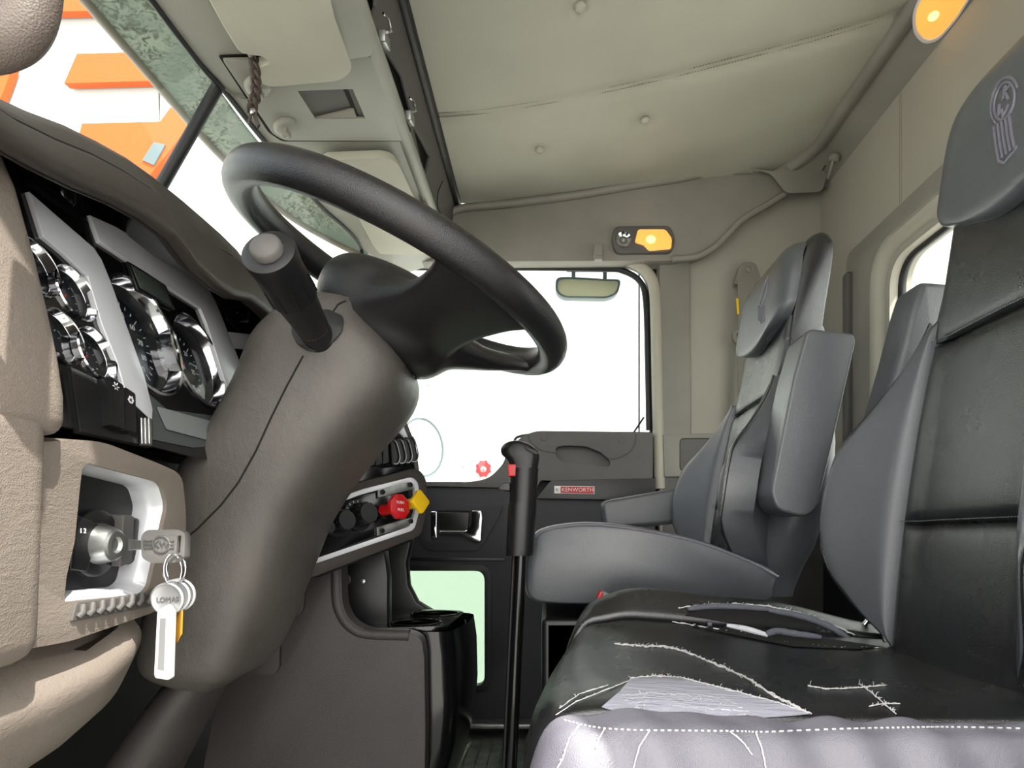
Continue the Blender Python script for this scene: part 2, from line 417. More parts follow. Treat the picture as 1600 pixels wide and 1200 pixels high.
# dome lamp on the rail
t = thing('dome_lamp', 'oval amber lit courtesy lamp on the rear roof rail, nearest the camera', 'lamp', hit(1463, 20, W(.75, 1, 1.02), Vector((-.4, 0, -1)).normalized()))
pn = Vector((.35, 0, 1)).normalized(); p0 = W(.755, 1, 1.02)
oo = fillet([(1428, 12), (1440, -14), (1520, -60), (1530, -30), (1500, 20), (1470, 55), (1447, 62), (1430, 45)], 16)
def rp(x, y, off): return hit(x, y, p0, pn)-pn*off
B().plate([rp(x, y, .012) for x, y in oo], [[rp(1474+(x-1474)*.9, 5+(y-5)*.9, .012) for x, y in oo]], pn*.02).build('bezel', M['tag_white'], t, .002)
B().prism([rp(1474+(x-1474)*.9, 5+(y-5)*.9, .010) for x, y in oo], pn*.012).build('lens', M['amber'], t, .002)
B().ball(rp(1462, 18, .008), .010, (1, 1.3, .6)).build('bulb', M['lamp_core'], t)
# coat hook on rail
t = thing('coat_hook', 'small grey swivel coat hook on the rear roof rail corner', 'hook', rp(1305, 243, .01))
c = rp(1305, 241, .014)
B().lathe([(.016, -.006), (.016, 0), (.012, .005), (0, .006)], c, -pn, 20, False).build('base', M['pillar_grey'], t)
B().sweep([c-pn*.004, c-pn*.016+Vector((0, .004, -.006)), c-pn*.02+Vector((0, .012, -.018)), c-pn*.03+Vector((.003, .018, -.012))], .004, 8).build('prong', M['pillar_grey'], t)
# ---- side header panel (trim_2)
o_ = catmull([Vector((x, y, 0)) for x, y in [(690, 350), (704, 326), (725, 321), (800, 314), (900, 301), (1000, 284), (1060, 275), (1110, 265), (1170, 261)]], 6)
o_ += [Vector((1205, 268, 0)), Vector((1228, 298, 0))]
o_ += catmull([Vector((x, y, 0)) for x, y in [(1228, 300), (1195, 320), (1162, 340), (1140, 362), (1118, 384), (1090, 399), (1050, 407)]], 5)
o_ += [Vector((560, 409, 0)), Vector((560, 392, 0)), Vector((640, 378, 0))]
sh = struct(B().prism([P(p.x, p.y, 1.80) for p in o_], (0, .06, 0)).build('trim_2', M['pillar_grey'], None, .012, 4))
lip = catmull([P(x, y, 1.795) for x, y in [(700, 334), (725, 325), (800, 318), (900, 305), (1000, 288), (1060, 279), (1110, 269), (1175, 265)]], 6)
B().sweep(lip, .011, 10).build('rolled_lip', M['pillar_grey'], sh)
lip = catmull([P(x, y, 1.797) for x, y in [(1226, 303), (1193, 323), (1160, 343), (1138, 365), (1116, 386), (1088, 401), (1050, 405)]], 6)
B().sweep(lip, .009, 10).build('rolled_lip', M['pillar_grey'], sh)
corner = struct(B().loft([[P(x, y, yy) for x, y in fillet([(1168, 262), (1212, 268), (1268, 228), (1300, 250), (1284, 300), (1228, 302), (1205, 272)], 8)] for yy in (1.775, 1.86)]).build('trim_9', M['pillar_grey'], None, .01))
# reading lamp on the side header
t = thing('reading_lamp', 'rectangular courtesy lamp over passenger window with round spotlight and lit amber lens', 'lamp', P(1004, 374, 1.79))
o_ = fillet([(960, 353), (1048, 352), (1056, 374), (1050, 394), (962, 395), (955, 374)], 9)
B().prism([P(x, y, 1.785) for x, y in o_], (0, .03, 0)).build('bezel', M['door_grey'], t, .004)
o2 = fillet([(997, 358), (1040, 358), (1050, 372), (1049, 388), (1014, 391), (1006, 382), (992, 378)], 4)
ln = B().prism([P(x, y, 1.779) for x, y in o2], (0, .012, 0)).build('lens', M['amber'], t, .002)
B().ball(P(1017, 374, 1.778), .011, (1.2, .3, 1)).build('bulb', M['lamp_core'], t)
B().lathe([(.022, 0), (.021, .006), (.016, .002), (.010, -.002), (0, 0)], P(974, 375, 1.784), (0, -1, 0), 28, False).build('spotlight', M['chrome'], t)
t = tag(B().prism([P(x, y, 1.775) for x, y in fillet([(928, 380), (942, 380), (942, 400), (928, 400)], 4)], (0, .02, 0)).box(P(935, 404, 1.765), (.022, .02, .01)).build('garment_hook', M['pillar_grey'], None, .002), 'small grey fold-out hook above the passenger window frame', 'hook')
# ---- door frame, window surround
def rr(x0, y0, x1, y1, r): return fillet([(x0, y0), (x1, y0), (x1, y1), (x0, y1)], r, 8)
win = [(612, 750), (735, 750), (762, 745), (785, 722), (800, 690), (830, 673), (1010, 672), (1004, 424), (612, 412)]
win_r = [2, 10, 20, 25, 25, 20, 8, 38, 20]
wf = fillet(win, win_r, 8)
outer = fillet([(555, 404), (985, 404), (1037, 410), (1037, 765), (555, 765)], [2, 40, 45, 2, 2], 6)
dr = struct(B().prism([P(x, y, YD-.02) for x, y in [(596, 752), (1024, 752), (1024, 1128), (596, 1128)]], (0, .0001, 0)).build('tmp', M['door_dark'])); bpy.data.objects.remove(dr)
door = bpy.data.objects.new('door_1', None); col.objects.link(door); door.location = W(.05, YD, -.5); struct(door); door['label'] = 'passenger door'
bh = fillet([(608, 756), (738, 756), (768, 750), (791, 726), (806, 694), (834, 679), (1016, 678), (1011, 418), (608, 405)], win_r, 8)
peep0 = fillet([(622, 888), (760, 888), (760, 1076), (622, 1076)], [10, 16, 16, 10], 6)
B().plate([P(x, y, YD+.03) for x, y in [(548, 384), (1090, 300), (1090, 1190), (548, 1190)]], [[P(x, y, YD+.03) for x, y in bh], [P(x, y, YD+.03) for x, y in peep0]], (0, .015, 0)).build('door_core', M['door_dark'], door)
# window frame in cream : L-shaped strip, top and rear
path = [(575, 408), (700, 406), (860, 404), (950, 404), (985, 409), (1010, 425), (1022, 450), (1025, 500), (1027, 600), (1029, 680), (1031, 764)]
B().sweep([Vector(p) for p in catmull([P(x, y, YD-.012) for x, y in path], 5)], .0165, 12, flat=1).build('window_surround', M['frame_cream'], door)
gp = [(590, 418), (780, 418), (940, 420), (975, 424), (1000, 440), (1009, 470), (1012, 560), (1014, 672)]
b = B().sweep(catmull([P(x, y, YD+.004) for x, y in gp], 6), .009, 8).sweep([P(615, 410, YD+.0), P(617, 745, YD+.0)], .01, 8)
b.sweep(catmull([P(x, y+5, YD-.002) for x, y in [(612, 752), (735, 752), (762, 747), (786, 723), (801, 690), (831, 674), (1014, 673)]], 5), .004, 6)
b.sweep([P(990, 676, YD), P(1006, 652, YD)], .003, 6)
b.build('window_seal', M['rubber'], door)
# upper grey panel
o_ = fillet([(590, 753), (735, 753), (764, 748), (789, 722), (803, 690), (832, 673), (1020, 675), (1020, 762), (845, 750), (835, 770), (790, 762), (590, 758)], [2, 10, 20, 25, 25, 20, 6, 2, 4, 4, 2, 2], 6)
cup = fillet([(868, 699), (880, 696), (915, 697), (938, 706), (954, 720), (952, 730), (880, 722), (868, 714)], 6)
up = B().plate([P(x, y, YD-.035) for x, y in o_], [[P(x, y, YD-.035) for x, y in cup]], (0, .05, 0)).build('upper_panel', M['door_grey'], door, .006)
B().prism([P(x, y, YD-.008) for x, y in cup], (0, .01, 0)).build('pull_cup', M['door_grey'], up)
b = B().sweep(catmull([P(x, y, YD-.036) for x, y in [(824, 678), (830, 692), (845, 703), (868, 708)]], 6)+[], .0016, 6)
b.sweep(catmull([P(x, y, YD-.036) for x, y in [(952, 716), (965, 716), (985, 705), (993, 690), (994, 678)]], 6), .0016, 6)
b.lathe([(.010, .0), (.0095, .0015), (0, .0016)], P(850, 684, YD-.035), (0, -1, 0), 20, False)
b.lathe([(.010, .0), (.0095, .0015), (0, .0016)], P(972, 688, YD-.035), (0, -1, 0), 20, False)
b.build('moulded_seam', M['door_grey'], up)
# navy strip and badge
o_ = fillet([(860, 751), (1024, 747), (1024, 782), (838, 779)], [5, 2, 2, 2])
stp = B().prism([P(x, y, YD-.038) for x, y in o_], (0, .03, 0)).build('badge_strip', M['black'], door, .002)
bd = B().prism([P(x, y, YD-.041) for x, y in [(866, 759), (929, 760), (929, 772), (866, 771)]], (0, .004, 0)).build('badge', M['tag_white'], door, .0006)
B().prism([P(x, y, YD-.0425) for x, y in [(876, 760), (928, 761), (928, 771), (876, 770)]], (0, .003, 0)).build('badge_field', M['red_ink'], bd)
text('KENWORTH', .0158, M['white_ink'], bd, P(902.5, 765.5, YD-.0435), (1, 0, -.01), (0, 0, 1))
text('K', .012, M['black'], bd, P(870.5, 765.5, YD-.0425), (1, 0, 0), (0, 0, 1))
# lower door shell with peep window hole
o_ = [(590, 757), (790, 761), (838, 776), (1024, 780), (1024, 1128), (590, 1128)]
peep = fillet([(625, 892), (757, 892), (757, 1072), (625, 1072)], [10, 16, 16, 10], 6)
hb = fillet([(657, 786), (786, 789), (781, 805), (756, 850), (745, 862), (668, 860), (655, 850)], [8, 5, 8, 10, 8, 10, 10])
lo = B().plate([P(x, y, YD-.025) for x, y in o_], [[P(x, y, YD-.025) for x, y in peep]], (0, .04, 0)).build('lower_panel', M['door_dark'], door, .004)
B().plate([P(x, y, YD-.032) for x, y in hb], [[P(x, y, YD-.032) for x, y in fillet([(673, 798), (754, 798), (752, 848), (673, 847)], 7)]], (0, .02, 0)).build('handle_bezel', M['door_dark'], lo, .004)
B().prism([P(x, y, YD-.004-.016) for x, y in [(673, 798), (754, 798), (752, 848), (673, 847)]], (0, .004, 0)).build('handle_recess', M['black'], lo)
B().prism([P(x, y, YD-.04) for x, y in fillet([(684, 800), (734, 800), (731, 828), (686, 828)], 4)], (0, .012, 0)).build('handle_flap', M['black'], lo, .002)
h = B().prism([P(x, y, YD-.047) for x, y in fillet([(737, 797), (752, 797), (754, 810), (752, 846), (745, 848), (722, 835), (686, 834), (686, 829), (728, 829), (735, 822)], 3)], (0, .022, 0))
h.prism([P(x, y, YD-.04) for x, y in fillet([(672, 799), (683, 798), (683, 842), (673, 840)], 3)], (0, .02, 0)).build('door_handle', M['chrome'], lo, .003)
b = B().plate([P(x, y, YD-.03) for x, y in fillet([(615, 882), (767, 882), (767, 1082), (615, 1082)], [10, 22, 22, 10], 6)], [[P(x, y, YD-.03) for x, y in peep]], (0, .012, 0)).build('peep_window_rim', M['rubber'], door, .004)
B().prism([P(x, y, YD-.028) for x, y in [(600, 870), (789, 872), (789, 877), (600, 876)]], (0, .01, 0)).build('trim_line', M['black'], door, .001)
B().box(P(900, 860, YD-.05), (.24, .05, .10)).build('armrest', M['door_dark'], door, .015)
w1 = struct(B().prism([P(x, y, YD+.012) for x, y in wf], (0, .004, 0)).build('window_1', M['glass']))
w2 = struct(B().prism([P(x, y, YD) for x, y in peep], (0, .004, 0)).build('window_2', M['peep_glass']))
struct(B().box(P(850, 1130, 1.81), (1.2, .07, .014)).build('trim_5', M['bare_metal'], None, .003))['label'] = 'metal door sill strip'
# ---- side wall behind the door, B pillar
o_ = [(1030, 404), (1079, 404), (1083, 1150), (1030, 1150)]
ins = fillet([(1062, 685), (1140, 685), (1140, 737), (1062, 737)], 8)
p4 = struct(B().prism([P(x, y, YD-.02) for x, y in o_], (0, .05, 0)).build('trim_4', M['pillar_grey'], None, .005)); p4['label'] = 'passenger side door pillar cover'
wr = struct(B().prism([P(x, y, YD) for x, y in [(1070, 300), (1083, 240), (1290, 240), (1290, 1180), (1070, 1180)]], (0, .04, 0)).build('wall_right', M['vinyl_beige']))
B().plate([P(x, y, YD-.028) for x, y in [(1036, 679), (1150, 676), (1150, 745), (1038, 745)]], [[P(x, y, YD-.028) for x, y in ins]], (0, .03, 0)).build('access_surround', M['pillar_grey'], wr, .002)
B().prism([P(x, y, YD-.024) for x, y in ins], (0, .01, 0)).build('access_cover', M['door_grey'], wr, .003)
B().prism([P(x, y, YD-.022) for x, y in [(1036, 746), (1290, 746), (1290, 1180), (1036, 1180)]], (0, .02, 0)).build('lower_panel', M['door_grey'], wr, .002)
# door wall front part and A pillar
ap = [(566, 385), (640, 378), (640, 412), (612, 414), (612, 1150), (545, 1150), (556, 760), (563, 440)]
p3 = struct(B().prism([P(x, y, YD-.01) for x, y in ap], (0, .06, 0)).build('trim_3', M['pillar_grey'], None, .008)); p3['label'] = 'passenger windscreen pillar'
# ---- back wall with window
BX = .79
def bk(px, py, off=0): return hit(px, py, W(BX-off, 0, 0), -X_)
wn = fillet([(1.477, .636), (.30, .636), (.30, .05), (1.477, .05)], .07, 8)
ow = [(1.88, 1.03), (.10, 1.03), (.10, -.58), (1.88, -.58)]
wb = struct(B().plate([W(BX, y, z) for y, z in ow], [[W(BX, y, z) for y, z in wn]], (.05, 0, 0)).build('wall_back', M['vinyl_beige']))
fo = fillet([(1.665, .735), (.2, .735), (.2, -.02), (1.665, -.02)], .03, 5)
fm = fillet([(1.545, .69), (.25, .69), (.25, .0), (1.545, .0)], .10, 8)
w3 = struct(B().plate([W(BX-.012, y, z) for y, z in fo], [[W(BX-.012, y, z) for y, z in fm]], (.014, 0, 0)).build('trim_8', M['pillar_grey'], None, .004)); w3['label'] = 'rear window surround'
# rounded inner frame : swept ring between fm and wn
rg = []
def resamp(l, n):
    L_ = [Vector(p) for p in l]+[Vector(l[0])]; d = [0]
    for a, c in zip(L_, L_[1:]): d.append(d[-1]+(c-a).length)
    out = []; k = 0
    for i in range(n):
        t = d[-1]*i/n
        while d[k+1] < t: k += 1
        out.append(L_[k].lerp(L_[k+1], (t-d[k])/max(1e-9, d[k+1]-d[k])))
    return out
R_ = [fillet([(1.545-k*.068, .69-k*.054), (.25+k*.05, .69-k*.054), (.25+k*.05, k*.05), (1.545-k*.068, k*.05)], .10-.03*k, 8) for k in (0, .3, .6, .85, 1)]
dx = [.012, .0, .004, .02, .05]
B().loft([[W(BX-.0-.012+.012-( .012 if i == 0 else .022 if i == 1 else .016 if i == 2 else 0)+(dx[i] if i > 2 else 0), p[0], p[1]) for p in r] for i, r in enumerate(R_)], True, False).build('inner_frame', M['frame_cream'], w3)
B().sweep([W(BX+.028, p[0], p[1]) for p in wn], .009, 8, True).build('seal', M['rubber'], w3)
struct(B().prism([W(BX+.035, y, z) for y, z in wn], (.004, 0, 0)).build('window_3', M['glass']))
B().box(W(BX-.012, 1.645, .30), (.03, .03, .76)).build('edge_strip', M['door_grey'], wb, .008)
B().box(W(BX-.005, 1.0, -.26), (.02, 1.6, .66)).build('lower_panel', M['black'], wb, .004)
B().box(W(BX-.02, 1.3, .078), (.012, 1.0, .008)).build('panel_edge', M['tag_white'], wb)
b = B()
for i in range(60):
    for o in (-.004, .004): b.box(W(BX-.0005, 1.43+o, .74+i*.0045), (.001, .0012, .003))
b.build('stitching', M['trim_grey'], wb)
# ---- windscreen
wp0, wp1 = W(-.53, 0, .725), W(-.75, 0, .31)
def wsp(k, y): return wp0.lerp(wp1, k)+Vector((0, y, 0))
w4 = struct(B().prism([wsp(0, .2), wsp(0, 1.84), wsp(1, 1.84), wsp(1, .2)], (-.004, 0, -.002)).build('window_4', M['glass']))
B().sweep([wsp(-.02, 1.03), wsp(.5, 1.02), wsp(1.02, 1.01)], .0095, 10).build('centre_bar', M['rubber'], w4)
hdr = [W(-.53, .2, .72), W(-.53, .9, .72)]+[hit(x, y, W(-.53, 0, .72), Vector((.08, 0, -.25)).normalized()) for x, y in [(345, 135), (400, 205), (450, 264), (502, 324), (535, 352), (556, 374), (565, 392)]]+[P(565, 415, 1.6), P(560, 520, 1.72)]
B().sweep(catmull(hdr, 4), .0045, 8).build('seal', M['rubber'], w4)
# ================================================================== OVERHEAD CONSOLE
CN = Vector((.08, 0, -.25)).normalized()      # faces down and rearward
def ch(px, py, off=0):
    return hit(px, py, W(-.53, 0, .72), CN)+CN*off
oc = thing('overhead_console', 'pale grey overhead storage console above the windscreen with two metal latches', 'console', W(-.4, 1.0, .8))
fr = [W(-.53, .2, .72), W(-.53, .95, .72)]+[ch(x, y) for x, y in [(345, 135), (400, 205), (450, 264), (502, 324), (535, 352), (556, 374), (566, 390)]]
pan = fr+[W(-.43, 1.845, .752), W(-.28, 1.845, .80), W(-.28, .2, .80)]
B().prism(pan, (0, 0, .04)).build('panel', M['console_grey'], oc, .006)
edge = B().sweep([W(-.285, .2, .803), W(-.285, 1.83, .803)], .014, 12).build('rounded_edge', M['console_grey'], oc)
# raised near compartment moulding
o_ = [ch(x, y) for x, y in fillet([(250, -140), (500, -140), (562, 0), (580, 62), (577, 77), (538, 82), (500, 84), (430, 20)], [2, 2, 5, 10, 8, 3, 2, 10])]
B().prism(o_, CN*.012).build('near_compartment', M['console_grey'], oc, .006)
# compartment door
do = fillet([(346, 88), (540, 84), (577, 82), (602, 130), (637, 203), (628, 215), (442, 214), (424, 203)], [5, 2, 5, 5, 8, 5, 10, 5])
po = [(463, 136), (549, 133), (569, 180), (491, 180)]
cd = B().plate([ch(x, y, .007) for x, y in do], [[ch(x, y, .007) for x, y in po]], -CN*.005).build('compartment_door', M['console_grey'], oc, .0015)
B().prism([ch(x, y, .0008) for x, y in fillet([(340, 85), (540, 79), (579, 78), (606, 129), (643, 204), (630, 220), (440, 220), (419, 206)], 6)], CN*.0004).build('door_gap', M['void'], cd)
B().prism([ch(463, 136, .0015), ch(549, 133, .0015), ch(569, 180, .0015), ch(491, 180, .0015)], CN*.0015).build('finger_pocket', M['door_grey'], cd)
B().prism([ch(493, 179, .0035), ch(551, 165, .0035), ch(556, 179, .0035)], CN*.003).build('pocket_wedge', M['trim_grey'], cd)
B().prism([ch(534, 134, .0032), ch(541, 133, .0032), ch(560, 178, .0032), ch(554, 178, .0032)], CN*.001).build('pocket_slot', M['void'], cd)
sm = B().sweep([ch(x, y, .002) for x, y in [(350, 137), (365, 148), (385, 153), (395, 154)]], .0012, 6).build('moulded_line', M['trim_grey'], oc)
for (x, y) in ((400, 126), (444, 191)):
    c = ch(x, y, .007); kn = B().lathe([(.021, -.002), (.021, .004), (.017, .009), (0, .0095)], c, CN, 28, False).build('visor_clip', M['console_grey'], oc)
    B().box(c+CN*.012, (.006, .022, .010)).sweep([c+CN*.01, c+CN*.016+Vector((-.01, .006, 0))], .004, 8).build('hook', M['trim_grey'], kn, .001)
# shelf face with openings
SN = Vector((.147, 0, -.022)).normalized()
def shf(px, py, off=0): return hit(px, py, W(-.28, 0, .80), SN)+SN*off
h1 = [shf(x, y) for x, y in [(597, 80), (607, 84), (629, 120), (642, 172), (633, 178), (620, 150)]]
h2 = [shf(x, y) for x, y in [(645, 195), (655, 210), (672, 244), (666, 272), (658, 252)]]
h3 = [shf(x, y) for x, y in [(560, -30), (588, -30), (588, 10), (577, 42), (566, 10)]]
B().plate([W(-.28, .2, .80), W(-.28, 1.84, .80), W(-.255, 1.84, .96), W(-.255, .2, .96)], [h1, h2, h3], (-.006, 0, 0)).build('shelf_face', M['door_grey'], oc, .001)
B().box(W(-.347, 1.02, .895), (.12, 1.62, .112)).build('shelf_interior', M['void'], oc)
B().sweep(catmull([shf(x, y, .003) for x, y in [(690, 283), (683, 300), (682, 322), (688, 335)]], 4), .0012, 6).build('shelf_seam', M['void'], oc)
for (x, y) in ((593, 62), (634, 184)):
    c = shf(x, y, .008)
    la = B().box(c, (.012, .035, .018), Matrix.Rotation(.25, 3, 'X')).build('latch', M['bare_metal'], oc, .002)
    B().sweep([c+Vector((.008, -.012, .004)), c+Vector((.012, .0, .014)), c+Vector((.01, -.014, .024)), c+Vector((.006, -.03, .02))], .0022, 8).build('latch_bail', M['chrome'], la)
# seal between console and ceiling
struct(B().sweep([W(-.255, .15, cz(-.258)-.004), W(-.255, 1.84, cz(-.258)-.004)], .0125, 10).sweep([W(-.268, .15, cz(-.258)-.016), W(-.268, 1.84, cz(-.258)-.016)], .0025, 6).build('trim_10', M['rubber']))['label'] = 'black seal along the headliner front'
# visors
def visor(name, label, px, off, th, r):
    t = thing(name, label, 'sun visor', ch(px[0][0], px[0][1], off), 'sun visors')
    B().prism([ch(x, y, off) for x, y in fillet(px, r, 6)], CN*th).build('panel', M['visor_vinyl'], t, .007, 4)
    return t
v1 = visor('sun_visor', 'nearer pale sun visor with a braided strap through its notch', [(240, -180), (470, -180), (514, 0), (540, 70), (537, 84), (520, 96), (412, 105), (394, 97), (387, 76), (395, 72), (411, 66), (400, 55), (377, 52), (364, 48), (340, 10)], .018, .016, [5, 5, 5, 12, 8, 10, 14, 10, 6, 4, 6, 6, 4, 12, 5])
B().sweep([ch(372, 44, .018), ch(392, 78, .018), ch(404, 98, .018)], .004, 8).build('pivot_rod', M['trim_grey'], v1)
v2 = visor('sun_visor', 'farther pale sun visor seen over the steering wheel rim', [(500, 238), (509, 232), (594, 229), (612, 234), (622, 248), (660, 333), (690, 384), (590, 384), (579, 370), (540, 296)], .006, .018, [5, 5, 8, 10, 10, 5, 5, 5, 8, 8])
B().sweep([ch(660, 312, .012), ch(672, 335, .012)], .008, 10).build('hinge', M['trim_grey'], v2)
# braided strap
YS_ = ch(395, 72, .024).y
t = thing('braided_strap', 'dark braided leather wrist strap hanging from the nearer sun visor', 'strap', P(398, 110, YS_))
for k in range(3):
    pts = []
    for i in range(46):
        s = i/45; y = 66+s*108; x = 392+8*math.sin(s*2.6)-(4 if s > .8 else 0)*(s-.8)*5
        a = s*16+k*2.094; pts.append(P(x+4.4*math.cos(a), y, YS_)+Vector((0, .004*math.sin(2*a), 0)))
    B().sweep(pts, .0042, 8, flat=.8).build('strand', M['strap_leather'], t)
B().sweep([P(394, 172, YS_-.005), P(391, 182, YS_-.005), P(388, 192, YS_-.005)], .005, 8, flat=.4).sweep([P(396, 172, YS_-.005), P(400, 186, YS_-.005), P(404, 198, YS_-.005)], .0055, 8, flat=.4).build('tail', M['strap_leather'], t)
B().lathe([(.0045, 0), (.004, .002), (0, .0028)], P(395, 174, YS_-.010), (0, -1, 0), 16, False).build('rivet', M['chrome'], t)
# ---- exterior green visor
def vin(y): return W(interp([(0, -.583), (1.2, -.583), (1.4, -.57), (1.6, -.505), (1.72, -.47)], y), y, .792)
def vout(y): return W(interp([(0, -.66), (1.2, -.66), (1.35, -.645), (1.49, -.61), (1.6, -.56), (1.72, -.485)], y), y, interp([(0, .772), (1.2, .772), (1.49, .758), (1.72, .752)], y))
t = thing('exterior_sun_visor', 'weathered green tinted visor along the outside top of the windscreen', 'visor', W(-.6, 1, .78))
B().grid(lambda u, v: vin(.1+u*1.62).lerp(vout(.1+u*1.62), v), 60, 6, lambda u, v: vin(.1+u*1.62).lerp(vout(.1+u*1.62), v)+Vector((0, 0, .004))).build('tinted_sheet', M['green'], t)
B().sweep([vout(.1+i*.027)+Vector((-.004, 0, 0)) for i in range(61)], .0075, 8).build('rim', M['trim_grey'], t)
#PART3
# ================================================================== DASHBOARD
d0, d1 = W(-.43, 0, .29), W(-.385, 0, .10)
DN = Vector((.19, 0, .045)).normalized()
def dp(px, py, off=0): return hit(px, py, d0, DN)+DN*off
dash = thing('dashboard', 'brown truck dashboard with silver bezels, chrome ringed gauges and red and yellow knobs', 'dashboard', W(-.6, 1.0, 0))
def dplate(name, pts, off, th, m, par=dash, r=0, bev=.0015, holes=()):
    o = fillet(pts, r, 5) if r else pts
    return B().plate([dp(x, y, off) for x, y in o], [[dp(x, y, off) for x, y in h] for h in holes], -DN*th).build(name, M[m], par, bev)
# hood : top of the dash
tp = [(.28, .30), (.40, .325), (.46, .330), (.54, .356), (.64, .379), (.71, .384), (.80, .386), (.86, .378), (.964, .352), (1.05, .33), (1.2, .31), (1.83, .30)]
lw = [(.28, .25), (.434, .262), (.50, .273), (.571, .288), (.62, .290), (.675, .274), (.73, .276), (.79, .290), (.90, .28), (1.0, .268), (1.83, .25)]
bk_ = [(.28, 0), (.86, 0), (.98, -.012), (1.1, -.05), (1.83, -.08)]
ys = [.28, .36, .42, .46, .50, .54, .58, .62, .66, .70, .74, .78, .82, .86, .90, .94, .98, 1.03, 1.1, 1.2, 1.4, 1.6, 1.83]
rings, ring2, sm, und = [], [], [], []
for y in ys:
    T, L_, k = interp(tp, y), interp(lw, y), interp(bk_, y)
    T -= .004
    mz = T-(T-L_)*.42
    rings.append([W(x+k, y, z) for x, z in [(-.80, .15), (-.78, .27), (-.60, T-.015), (-.47, T-.002), (-.425, T), (-.408, T-.004), (-.398, T-.012), (-.388, mz+.006), (-.384, mz), (-.374, mz-.006), (-.362, L_+.012), (-.360, L_+.005), (-.364, L_), (-.374, L_-.001), (-.43, L_+.05), (-.47, L_+.06), (-.5, .15)]])
    sm.append(W(-.386+k, y, mz))
    und.append([W(x+k, y, z) for x, z in [(-.370, L_-.0015), (-.40, L_+.018), (-.455, L_+.045), (-.455, L_+.055), (-.40, L_+.028)]])
B().loft(rings).build('hood', M['dash_brown'], dash, sharp=75)
B().sweep(sm, .0022, 8).build('hood_seam', M['void'], dash)
B().loft(und).build('hood_underside', M['black_gloss'], dash)
# black base behind the clusters
G6 = [(226, 526, .057), (310, 565, .052), (116, 459, .0225), (149, 553, .0225), (54, 418, .0225), (94, 526, .0225)]
gv = DN.cross(Y_)
def circ(c, r, n=36): return [c+(Y_*math.cos(t)+gv*math.sin(t))*r for t in [i*2*math.pi/n for i in range(n)]]
ou = [hit(0, 0, d0, DN)]*0
def onp(y, z): x = -.43+(.29-z)*.045/.19; return W(x, y, z)
B().plate([onp(.40, .305), onp(.93, .305), onp(.93, .088), onp(.40, .088)], [circ(dp(a, c, 0), r*1.05) for a, c, r in G6], -DN*.003).build('gauge_plate', M['black_gloss'], dash)
B().prism([W(-.452, .30, .275), W(-.452, .93, .275), W(-.41, .93, .09), W(-.41, .30, .09)], -DN*.02).build('cluster_base', M['black_gloss'], dash)
B().box(W(-.66, 1.05, .06), (.28, 1.5, .32)).build('lower_body', M['black'], dash, .01)
struct(B().box(W(-.80, 1.0, -.2), (.04, 1.8, .9)).build('wall_front', M['void']))
# centre cluster
cb = [(134, 337), (175, 355), (250, 400), (300, 432), (322, 452), (338, 485), (383, 598), (400, 660), (371, 652), (345, 590), (319, 508), (309, 483), (247, 444), (175, 396), (150, 380)]
dplate('cluster_bezel', cb, .004, .006, 'silver', bev=.001)
# lower glass pane of the cluster, reflected light put into its colour, and its light trapezoid
dplate('cluster_glass', [(213, 600), (260, 640), (372, 655), (400, 690), (300, 700), (180, 676), (230, 670)], -.0008+.002, .001, 'pane_reflection')
dplate('lower_strip', [(241, 636), (372, 671), (365, 700), (257, 672)], -.0+.003, .001, 'panel_grey', r=3, bev=.0004)
dplate('cluster_divider', [(126, 338), (133, 338), (216, 640), (222, 672), (214, 668)], .002, .02, 'black', bev=.001)
# display
di = dplate('display_frame', [(194, 409), (253, 443), (269, 486), (210, 455)], .004, .004, 'black', bev=.001)
dplate('screen', [(199, 416), (250, 446), (263, 480), (213, 451)], .0048, .001, 'lcd', di, bev=.0003)
def gauge(px, py, r, labels, small=False, dialm='dial'):
    c = dp(px, py, -.013 if small else -.024)
    u = Y_.copy(); v = DN.cross(u); v = v if v.z > 0 else -v
    D = .0165 if small else .0275
    g = B().lathe([(r*1.06, .009), (r*1.07, D-.0013), (r*1.03, D), (r*1.0, D-.0013), (r*.955, D*.5), (r*.94, D*.47)], c, DN, 64, False).build('gauge_ring', M['chrome'], dash, sharp=35)
    B().lathe([(r*.955, D*.5), (r*.90, .002), (r*.89, -.004)], c, DN, 48, False).build('sleeve', M['black'], g)
    B().lathe([(r*.9, 0), (r*.9, .001), (0, .0012)], c, DN, 40, False).build('dial_face', M[dialm], g)
    b = B()
    nt = 13 if small else 25
    for i in range(nt):
        a = math.radians(225-270*i/(nt-1)); dr_ = u*-math.cos(a)*-1+v*math.sin(a)
        L_ = .13 if i % (3 if small else 4) == 0 else .07
        m_ = Matrix((dr_, DN.cross(dr_), DN)).transposed()
        b.box(c+DN*.0016+dr_*r*(.80-L_/2), (r*L_, r*.014, .0006), m_)
    b.build('tick_marks', M['white_ink'], g)
    for i, s in enumerate(labels):
        a = math.radians(225-270*i/(len(labels)-1)); dr_ = u*math.cos(a)+v*math.sin(a)
        text(s, r*.15, M['white_ink'], g, c+DN*.0014+dr_*r*.56, u, v, .0002, 'numeral')
    a = math.radians(218); dr_ = u*math.cos(a)+v*math.sin(a)
    B().sweep([c+DN*.004-dr_*r*.15, c+DN*.004+dr_*r*.62], lambda s: r*.022*(1-s*.6), 6).lathe([(r*.07, 0), (r*.06, .003), (0, .0032)], c+DN*.002, DN, 20, False).build('needle', M['red_ink'], g)
    B().lathe([(r*.93, 0), (0, .0003)], c+DN*D*.5, DN, 40, False).build('gauge_lens', M['gauge_glass'], g)
    return g
gauge(226, 526, .057, ['0', '10', '20', '30', '40', '50', '60', '70', '80', '90'])
gauge(310, 565, .052, ['0', '5', '10', '15', '20', '25', '30'])
